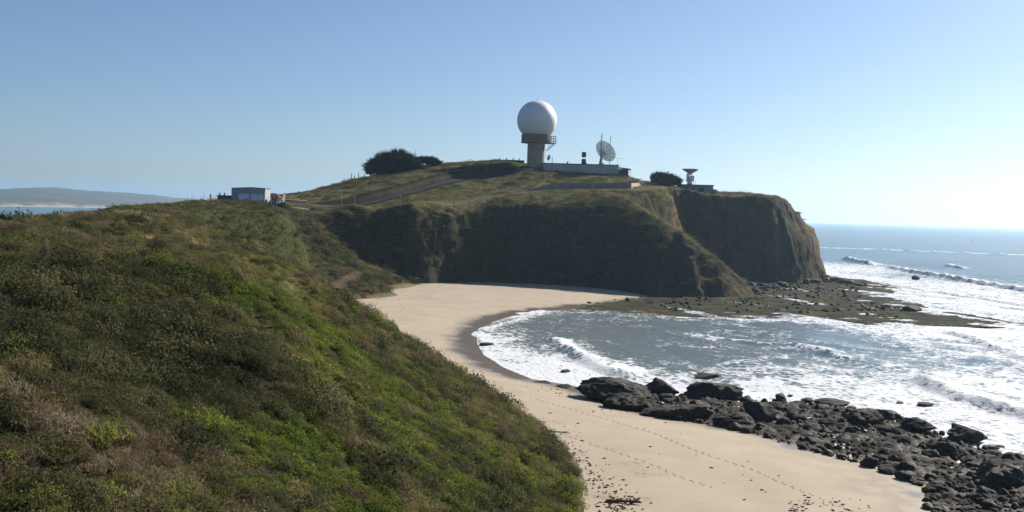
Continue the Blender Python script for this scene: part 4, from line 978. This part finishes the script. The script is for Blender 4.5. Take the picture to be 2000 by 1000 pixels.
# -- masts and small aerials
def lattice(label, u, vt, vb, Y, w, mat):
    p = at(u, vb, Y); H = at(u, vt, Y)[2] - p[2]; T = thing('lattice_mast', label, 'antenna', (p[0], Y, p[2]))
    C = [(w * math.cos(a), w * math.sin(a)) for a in (.5, .5 + 2.094, .5 + 4.189)]
    for x, y in C: MB().bar((x, y, -1), (x, y, H), .07, n=5).build('leg', mat, T)
    m = MB(); z = 0; k = 0
    while z < H - .6:
        for q in range(3): (a, b_), (c_, d_) = C[q], C[(q + 1) % 3]; m.bar((a, b_, z), (c_, d_, z + .8), .035, n=4); m.bar((a, b_, z), (c_, d_, z), .03, n=4)
        z += .8
    m.build('bracing', mat, T); return T
lattice('tall dark lattice mast standing in front of the mesh dish', 1173.5, 261, 321, 589, .36, STEEL)
lattice('thin pale lattice mast rising behind the mesh dish', 1191, 265, 321, 600, .18, GALV)
p = at(1140, 321, 589); T = thing('drum_antenna', 'pair of dark drum aerials stacked on a mast above the long roof', 'antenna', (p[0], 589, roof_z))
kz = 589 / FPX
MB().bar((0, 0, -.2), (0, 0, at(1140, 296, 589)[2] - roof_z), .12).build('mast', STEEL, T)
for vv in (302, 315.5):
    z_ = at(1140, vv, 589)[2] - roof_z; MB().lathe([(1.05, z_ - 1.35), (1.22, z_ - 1.1), (1.22, z_ + 1.1), (1.05, z_ + 1.35)], 24).build('drum', DRUM, T, True)
p = onland(1076, 585.5); T = thing('small_dish_pole', 'small white dish on a pole in front of the long building', 'antenna', (p[0], 585.5, p[2]))
H = at(1076, 307, 585.5)[2] - p[2]
MB().bar((0, 0, -.5), (0, 0, H), .14).build('pole', STEEL, T); MB().bar((0, 0, H - .5), (-1.2, -.1, H - .4), .07).build('arm', STEEL, T)
m = MB().lathe([(max(.03, 1.6 * k / 6), .5 * (k / 6) ** 2) for k in range(7)], 24); rm = Vector((-.8, -.45, .15)).to_track_quat('Z', 'Y').to_matrix(); m.V = [tuple(rm @ Vector(v) + Vector((-1.5, -.1, H - .4))) for v in m.V]; m.build('dish', PALE, T, True)
p = at(1206, 321, 590); T = thing('yagi_aerial', 'thin toothed aerial on a short pole at the end of the long roof', 'antenna', (p[0], 590, roof_z))
H = at(1206, 309, 590)[2] - roof_z
MB().bar((0, 0, -.1), (0, 0, H + .2), .06).build('pole', GALV, T); MB().bar((-1.2, 0, H + .1), (4.2, 0, H - .15), .05).build('boom', GALV, T)
for q in range(7): MB().bar((-1 + q * .8, -.6, H + .08 - q * .036), (-1 + q * .8, .6, H + .08 - q * .036), .03).build('element', GALV, T)

# -- upturned dish on the equipment building
Ye = 578; k = Ye / FPX; p = at(1349, 362, Ye); gz = at(1360, 377, Ye)[2]
xa, xb = at(1326, 370, Ye)[0], at(1393, 370, Ye)[0]
T = thing('equipment_building', 'flat roofed grey hut beneath the upturned dish at the cliff edge', 'building', ((xa + xb) / 2, Ye, gz)); L = xb - xa; hh_ = at(1360, 362, Ye)[2] - gz
MB().box((0, 4, hh_ / 2 - 1.5), (L, 8, hh_ + 3)).build('wall', SHADEW, T)
MB().box((0, 4, hh_ + .2), (L + .9, 8.9, .4)).build('roof', ROOFD, T)
MB().box((2.6, -.04, 1.3), (2.6, .16, 2.6)).build('door', DARKW, T)
MB().box((-4.0, -.04, 1.5), (2.6, .14, 1.2)).build('window', GREYW, T)
for q in range(3): MB().box((4.6 + q * 1.3, -.05, 1.8), (.2, .2, 3.6)).build('pilaster', GREYW, T)
T = thing('utility_hut', 'little dark hut against the end of the flat roofed grey hut', 'building', (xb + 1.2, Ye + 1, gz))
MB().box((0, 2, .3), (1.7, 3, 3.4)).build('wall', SHADEW, T); MB().box((.1, 2, 2.12), (2.3, 3.4, .25)).build('roof', ROOFD, T)
T = thing('upturned_dish', 'white dish antenna pointing straight up on a bulky pedestal', 'antenna', (p[0], Ye + 3, gz + hh_ + .4))
zr = at(1348, 330.5, Ye + 3)[2] - (gz + hh_ + .4); zr0 = zr - 2.3
Rr = 4.25
m = MB(); pr = [(max(.05, Rr * q / 8), zr0 + .25 + 2.05 * (q / 8) ** 1.7) for q in range(9)]
m.lathe(pr + [(Rr + .05, zr)] + [(r_, z_ + .12) for r_, z_ in pr[::-1]], 48).build('reflector', SIDING, T, True)
for q in range(16):
    a = 2 * math.pi * q / 16; MB().bar((.8 * math.cos(a), .8 * math.sin(a), zr0 + .05), (Rr * .95 * math.cos(a), Rr * .95 * math.sin(a), zr - .35), .10, n=5).build('rib', SIDING, T)
MB().lathe([(.9, zr0 - .9), (1.3, zr0 + .3)], 20).build('hub', PALE, T, True)
MB().lathe([(1.5, -.4), (1.5, .9), (1.05, 1.2), (1.05, zr0 * .5)], 20).build('pedestal', PALE, T, True)
MB().box((-1.15, 0, zr0 * .62), (1.3, 1.6, zr0 * .75)).box((-1.6, 0, zr0 * .35), (.7, 1.2, 1.6)).build('yoke', PALE, T)
MB().box((1.1, -.2, zr0 * .55), (1.8, 1.8, zr0 * .52)).build('gearbox', PALE, T); MB().lathe([(1.0, zr0 * .3), (1.2, zr0 * .5), (1.0, zr0 * .75)], 16, (.3, -.6)).build('drive_housing', PALE, T, True)
MB().bar((0, 0, zr0 + .3), (0, 0, zr + .6), .1).build('feed', PALE, T)
m = MB()
for q in range(2): m.bar((2.0 + q * .8, -1.2, -.3), (2.0 + q * .8, -1.2, 1.7), .06); m.bar((2.0, -1.2, .85 + q * .85), (2.8, -1.2, .85 + q * .85), .05)
m.build('service_rail', PALE, T)

# -- retaining wall along the track, with lit end shed
WALLP = [(1003,381,381.5),(1030,372,380),(1060,363,377.5),(1090,357.5,374.5),(1125,357,372),(1160,357,370.5),(1195,357,369.5),(1233,357.5,369)]
Yw = [np.interp(u, [1003, 1090, 1160, 1235], [509, 527, 538, 546]) for u, *_ in WALLP]
T = thing('retaining_wall', 'long grey concrete wall cut into the slope above the track', 'wall', onland(1120, 532))
o0 = np.array(T.location)
for (u0, t0, b0), (u1, t1, b1), y0, y1 in zip(WALLP[:-1], WALLP[1:], Yw[:-1], Yw[1:]):
    for hlf in range(3):
        f0, f1_ = hlf / 3, (hlf + 1) / 3 - .012
        pts = []
        for f in (f0, f1_):
            u = lerp(u0, u1, f); Yq = lerp(y0, y1, f); tp = at(u, lerp(t0, t1, f), Yq) - o0; bt = at(u, lerp(b0, b1, f), Yq) - o0; pts.append((tp, bt))
        (ta, ba), (tb, bb) = pts
        V_ = [ba - [0, 0, 2.5], bb - [0, 0, 2.5], tb, ta]; V_ += [v + np.array([0, .5, 0]) for v in V_]
        MB().add(V_, [(0,1,2,3),(7,6,5,4),(0,4,5,1),(1,5,6,2),(2,6,7,3),(3,7,4,0)]).build('panel', SHADEW, T)
pw = at(1233, 368, 546)
T = thing('cream_shed', 'sunlit cream shed with a red edged gable at the end of the wall', 'building', (pw[0], 546, pw[2]), 0)
def pl(u, v, Y): return at(u, v, Y) - np.array(T.location)
def slabq(P4, off, name, mat):
    V_ = list(P4) + [p_ + np.array(off) for p_ in P4]; return MB().add(V_, [(0,1,2,3),(7,6,5,4),(0,4,5,1),(1,5,6,2),(2,6,7,3),(3,7,4,0)]).build(name, mat, T)
dn = np.array([0, 0, -1.5])
slabq([pl(1233.3, 369, 546) + dn, pl(1248, 368.5, 556) + dn, pl(1248, 357.5, 556), pl(1233.3, 357.5, 546)], (-.6, .5, 0), 'wall', CREAM)
V_ = [pl(1248.2, 368.5, 556.1) + dn, pl(1264, 367.5, 567) + dn, pl(1264, 365.5, 567), pl(1250, 357.5, 557.5), pl(1248.2, 357.5, 556.1)]; n = 5
V2 = V_ + [v + np.array([-.5, .6, 0]) for v in V_]
MB().add(V2, [tuple(range(5)), tuple(range(5, 10))[::-1]] + [((i + 1) % 5, i, 5 + i, 5 + (i + 1) % 5) for i in range(5)]).build('gable', CREAM, T)
a_, b_ = pl(1250, 357.3, 557.3), pl(1264.6, 365.6, 567.4)
MB().bar(a_ + [.1, -.1, .1], b_ + [.1, -.1, .1], .2).build('roof_edge', RED, T)
slabq([a_ + [0, 0, .1], b_ + [0, 0, .1], pl(1286, 364.5, 572), pl(1268, 358.5, 566)], (0, 0, .25), 'roof', SHADEW)

# -- compound at the neck: warehouse, outbuilding, kiosk
Yc = 432; xa, xb = at(452, 380, Yc)[0], at(518, 380, Yc)[0]; L = xb - xa; gz = at(485, 391, Yc)[2]; hh_ = at(485, 368, Yc)[2] - gz
T = thing('warehouse', 'grey box shaped warehouse with two pale roller doors on the bluff', 'building', ((xa + xb) / 2, Yc, gz))
MB().prism([(-L / 2, -2), (L / 2, -2), (L / 2, hh_ + .05), (L * .12, hh_ + .35), (-L / 2, hh_ - .1)], 0, 9).build('wall', SIDING, T)
MB().prism([(-L / 2 - .15, hh_ - .12), (-L / 2 - .15, hh_ + .08), (L * .12, hh_ + .56), (L / 2 + .15, hh_ + .25), (L / 2 + .15, hh_ + .03), (L * .12, hh_ + .36)], -.15, 9.15).build('roof', ROOFD, T)
sx_ = 432 / FPX
for u0, u1 in ((466, 487), (490, 515)):
    c_ = ((u0 + u1) / 2 - 485) * sx_; w = (u1 - u0) * sx_
    D = MB().box((c_, -.06, 1.2), (w, .14, 2.5)).build('roller_door', DOORW, T)
    for q in range(5): MB().box((c_, -.15, .2 + q * .5), (w - .1, .05, .44)).build('door_slat', DOORW, D)
MB().bar((L / 2 - .25, -.15, -1), (L / 2 - .25, -.15, hh_ * .75), .14).build('downpipe', PALE, T)
xa, xb = at(424, 388, Yc)[0], at(451, 388, Yc)[0]; L = xb - xa - .25
T = thing('outbuilding', 'low brown outbuilding with a flat dark roof beside the warehouse', 'building', (xa + L / 2, Yc + .5, at(438, 391.5, Yc)[2]))
h2 = at(438, 382.5, Yc)[2] - at(438, 391.5, Yc)[2]
MB().box((0, 2.5, h2 / 2 - 1), (L, 5, h2 + 2)).build('wall', plain('brown_siding', (0.17, 0.115, 0.09), .85, .2, .6), T); MB().box((0, 2.5, h2 + .12), (L + .3, 5.4, .25)).build('roof', ROOFD, T)
for x_q in (-L / 2 + .6, -L / 2 + 2.4): MB().lathe([(.28, h2 + .2), (.28, h2 + .9), (.4, h2 + .95), (.05, h2 + 1.3)], 10, (x_q, 1.2)).build('roof_vent', ROOFD, T)
Yk = 436; k = Yk / FPX; pk = at(538.5, 398.5, Yk)
T = thing('kiosk', 'small guard kiosk with a red pyramid roof on white posts', 'kiosk', (pk[0], Yk, pk[2]))
MB().box((0, 0, -.3), (3.6, 3.4, .8)).build('plinth', SHADEW, T)
for x_q in (-1.45, -.35, .75, 1.45):
    MB().box((x_q, -1.5, 1.4), (.28, .28, 2.7)).build('post', PALE, T)
for x_q in (-1.45, 1.45): MB().box((x_q, 1.5, 1.4), (.28, .28, 2.7)).build('post', PALE, T)
MB().box((.1, .2, 1.3), (2.4, 2.2, 2.5)).build('booth', DARKW, T); MB().box((.1, -.93, 1.75), (1.9, .06, .9)).build('window', WINDOW, T)
m = MB(); e = 2.05; m.add([(-e, -e, 2.75), (e, -e, 2.75), (e, e, 2.75), (-e, e, 2.75), (0, 0, 4.35)], [(3,2,1,0),(0,1,4),(1,2,4),(2,3,4),(3,0,4)]); m.build('roof', RED, T)
MB().box((2.3, -1.0, 2.0), (1.3, 1.2, .3)).build('awning', PALE, T)
p = at(536, 383, 445); T = thing('low_hut', 'low hut with a pale green roof behind the kiosk', 'building', (p[0], 446, at(536, 392, 446)[2]))
MB().box((0, 2.5, .6), (6.2, 5, 3.2)).build('wall', SHADEW, T); MB().prism([(-3.4, 2.2), (3.4, 2.2), (3.4, 2.5), (-1.0, 3.1), (-3.4, 2.6)], -.2, 5.2).build('roof', plain('pale_green_roof', (.24, .31, .29), .7, .15, .6), T)
p = onland(492, 428.5); T = thing('hedge', 'clipped green hedge along the front of the warehouse', 'hedge', p)
obj('leaves', mesh_np('leaves', *joinvf(*[((v_ * np.array([1.3, .8, 1.5]) + np.array([-4.4 + q * .8, .15 * (q % 3), -.1])), f_) for q in range(12) for v_, f_ in [clump(900 + q, 160, .55, .6, .07)]]), smooth=False), LEAF_DARK, T)
# rails, posts, fences
def rail(label, a, b, h, n):
    A, B = np.array(onland(*a)), np.array(onland(*b)); T = thing('guard_rail', label, 'rail', tuple(A)); D = B - A
    for q in range(n): x, y, z = A + D * q / (n - 1); z = terrain_z(x, y); MB().box((x - A[0], y - A[1], z - A[2] + h / 2 - .3), (.16, .16, h + .5)).build('post', WOOD, T)
    MB().bar((0, 0, h), tuple(D + [0, 0, h]), .09, n=6).build('rail', PALE, T)
rail('pale guard rail sloping down from the kiosk along the road', (556, 446), (600, 452), 1.2, 6)
rail('second pale guard rail lower down at the cliff brow', (572, 440), (604, 446), .7, 6)
def pole(label, u, Y, vt, r=.09, mat=None, name='pole', head=None, lean=0, cat='pole', group=None):
    b_ = onland(u, Y); H = max(at(u, vt, Y)[2] - b_[2], 1.2); T = thing(name, label, cat, b_, 0, group)
    MB().bar((0, 0, -.6), (lean, 0, H), r, r * .8).build('shaft', mat or GALV, T)
    if head == 'sign':
        MB().box((-.35, -.12, H - .35), (1.3, .08, .75)).build('sign_board', PALE, T); MB().box((-.35, -.14, H + .12), (1.1, .08, .2)).build('sign_top', RED, T)
    elif head == 'lamp':
        MB().bar((0, 0, H), (-.5, -.3, H + .15), .05).build('arm', mat or GALV, T); MB().box((-.6, -.36, H + .12), (.5, .25, .14)).build('lamp_head', PALE, T)
    else: MB().lathe([(r * 1.3, H - .1), (r * 1.3, H + .08), (.02, H + .16)], 8, (lean, 0)).build('cap', mat or GALV, T)
    return T
pole('tall pole with a white board and red top by the road', 667, 458, 370, .09, head='sign')
pole('thin pole just right of the white board pole', 693, 462, 380)
pole('thin pale pole midway along the cliff brow', 782, 470, 383)
pole('weathered leaning stake where the cliff brow is broken', 886, 469, 383, .16, WOOD, lean=.35)
pole('pale pole at the bend where the track starts to climb', 955, 496, 376)
pole('pale pole beside the low end of the concrete wall', 1018, 508, 367)
pole('pale pole in front of the high middle of the wall', 1089, 522, 359)
pole('pale pole in front of the far end of the wall', 1159, 533, 356)
for u, vt in ((685, 339), (691, 343), (699, 338), (710, 340)): pole('slender dark post left of the large cypress', u, 566, vt, .22, WOOD, group='posts left of the cypress')
pole('dark post in front of the smaller cypress', 836, 552, 334, .2, WOOD); pole('pale post standing on the bank below the smaller cypress', 838.5, 572, 326, .1)
pole('lamp pole in front of the warehouse doors', 478, 427, 379, .07)
pole('tall thin pole standing in the wire fence', 398, 384, 374, .07, WOOD); pole('shorter thin pole at the left part of the wire fence', 375, 380, 378, .06, WOOD)
pole('thin pole at the right end of the wire fence', 422, 400, 372, .06)
pole('dark bushy post beside the low outbuilding', 411, 400, 380, .3, WOOD)
p = onland(551, 432); T = thing('notice_sign', 'small white notice on a short post below the kiosk', 'sign', p); MB().bar((0, 0, -.4), (0, 0, .9), .06).build('post', WOOD, T); MB().box((0, -.08, .8), (.6, .06, .6)).build('board', PALE, T)
def wire_fence(label, pts, h, n, mat):
    P = np.array([onland(*q)[:2] for q in pts]); seg = np.hypot(*np.diff(P, axis=0).T); Lc = np.concatenate([[0], np.cumsum(seg)]); sq = np.linspace(0, Lc[-1], n)
    X_ = np.interp(sq, Lc, P[:, 0]); Y_ = np.interp(sq, Lc, P[:, 1]); Z_ = np.array([terrain_z(a, b_) for a, b_ in zip(X_, Y_)]); o_ = np.array([X_[0], Y_[0], Z_[0]])
    T = thing('wire_fence', label, 'fence', tuple(o_)); Q = np.stack([X_, Y_, Z_], 1) - o_
    for q in Q: MB().bar(q - [0, 0, .3], q + [0, 0, h], .06, n=6).build('post', mat, T)
    for f in (.3, .65, 1.0):
        m = MB()
        for a, b_ in zip(Q[:-1], Q[1:]): m.bar(a + [0, 0, h * f], b_ + [0, 0, h * f], .025, n=4)
        m.build('wire', mat, T)
wire_fence('tall wire fence along the brow left of the outbuilding', [(356, 372), (390, 382), (424, 398)], 1.9, 16, GALV)
wire_fence('wire fence at the cliff edge beyond the flat roofed hut', [(1402, 590), (1430, 596), (1464, 600)], 1.5, 9, GALV)
# low building on the crest left of the tower
Yq = 612; xa, xb = at(958, 318, Yq)[0], at(1024, 318, Yq)[0]; L = xb - xa
T = thing('crest_building', 'long low green roofed building on the crest left of the tower', 'building', ((xa + xb) / 2, Yq, at(990, 319, Yq)[2]))
MB().box((0, 3, -.2), (L - .8, 6, 2.8)).build('wall', DARKW, T)
MB().prism([(-L / 2, 1.1), (L / 2, 1.1), (L / 2, 1.9), (-L / 2 + 2.2, 2.0)], -.4, 6.4).build('roof', ROOFD, T)
for q in (-4.5, -.5, 3.2, 6.5): MB().lathe([(.3, 1.7), (.3, 2.7), (.45, 2.75), (.05, 3.1)], 8, (q, 2)).build('roof_vent', ROOFD, T)
for q, u in enumerate((940, 946)): pass
T = thing('marker_buoy', 'distant channel marker buoy near the horizon', 'buoy', (*gnd(1898, 474)[:2], 0))
MB().lathe([(1.6, -.6), (1.9, .2), (1.6, .9), (.3, 1.1)], 16).build('float', DRUM, T); 
m = MB()
for k in range(3): a = 2.09 * k; m.bar((1.1 * math.cos(a), 1.1 * math.sin(a), .9), (.25 * math.cos(a), .25 * math.sin(a), 8), .14, n=5)
m.build('tower', DRUM, T); MB().lathe([(.7, 7.6), (.7, 9.2), (.1, 9.8)], 12).build('top_mark', DRUM, T); T.scale = (.65, .65, .65)
# asphalt road up the hill and along the bluff
def ribbon(name, P, w, mat, dz=.06):
    P = np.array(P); seg = np.hypot(*np.diff(P, axis=0).T); Lc = np.concatenate([[0], np.cumsum(seg)]); sq = np.arange(0, Lc[-1], 1.2)
    X_ = np.interp(sq, Lc, P[:, 0]); Y_ = np.interp(sq, Lc, P[:, 1])
    kx = np.convolve(np.pad(X_, 6, 'edge'), np.ones(13) / 13, 'valid'); ky = np.convolve(np.pad(Y_, 6, 'edge'), np.ones(13) / 13, 'valid')
    tx, ty = np.gradient(kx), np.gradient(ky); l = np.hypot(tx, ty); nx_, ny_ = -ty / l, tx / l
    V_ = []
    for f in np.linspace(-.5, .5, 5):
        x, y = kx + nx_ * w * f, ky + ny_ * w * f; V_.append(np.stack([x, y, hz(x, y) + dz + .12], 1))
    n_ = len(kx); V_ = np.concatenate(V_); idx = np.arange(5 * n_).reshape(5, n_)
    F_ = np.stack([idx[:-1, :-1], idx[:-1, 1:], idx[1:, 1:], idx[1:, :-1]], -1).reshape(-1, 4)
    setk(obj(name, mesh_np(name, V_, F_), mat), 'structure')
ASPH = plain('asphalt', (0.022, 0.022, 0.023), .98, .2, .5); DUST = plain('pale_gravel', (0.125, 0.108, 0.075), .95, .2, .5)  # asphalt darkened further to carry the cut bank's shade
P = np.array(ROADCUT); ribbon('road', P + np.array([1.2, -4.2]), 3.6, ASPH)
ribbon('track', TRACK, 1.5, DUST)
# ------------------------------------------------------------------ the air
def haze_box():
    x0, x1, y0, y1, z0, z1 = -27500, 27500, -10500, 28500, -9.5, 330
    V = [(x, y, z) for z in (z0, z1) for y in (y0, y1) for x in (x0, x1)]
    F = [(0,2,3,1),(4,5,7,6),(0,1,5,4),(2,6,7,3),(0,4,6,2),(1,3,7,5)]
    me = bpy.data.meshes.new('haze'); me.from_pydata(V, [], F); me.update()
    m = bpy.data.materials.new('haze_air'); m.use_nodes = True; tr = m.node_tree; tr.nodes.clear()
    o = tr.nodes.new('ShaderNodeOutputMaterial'); pv = tr.nodes.new('ShaderNodeVolumePrincipled')
    pv.inputs['Color'].default_value = (0.52, 0.77, 1.0, 1); pv.inputs['Density'].default_value = 0.000055; pv.inputs['Anisotropy'].default_value = 0.55
    tr.links.new(pv.outputs[0], o.inputs['Volume'])
    return setk(obj('haze', me, m), 'stuff', 'thin sea haze filling the air over the bay')
haze_box()
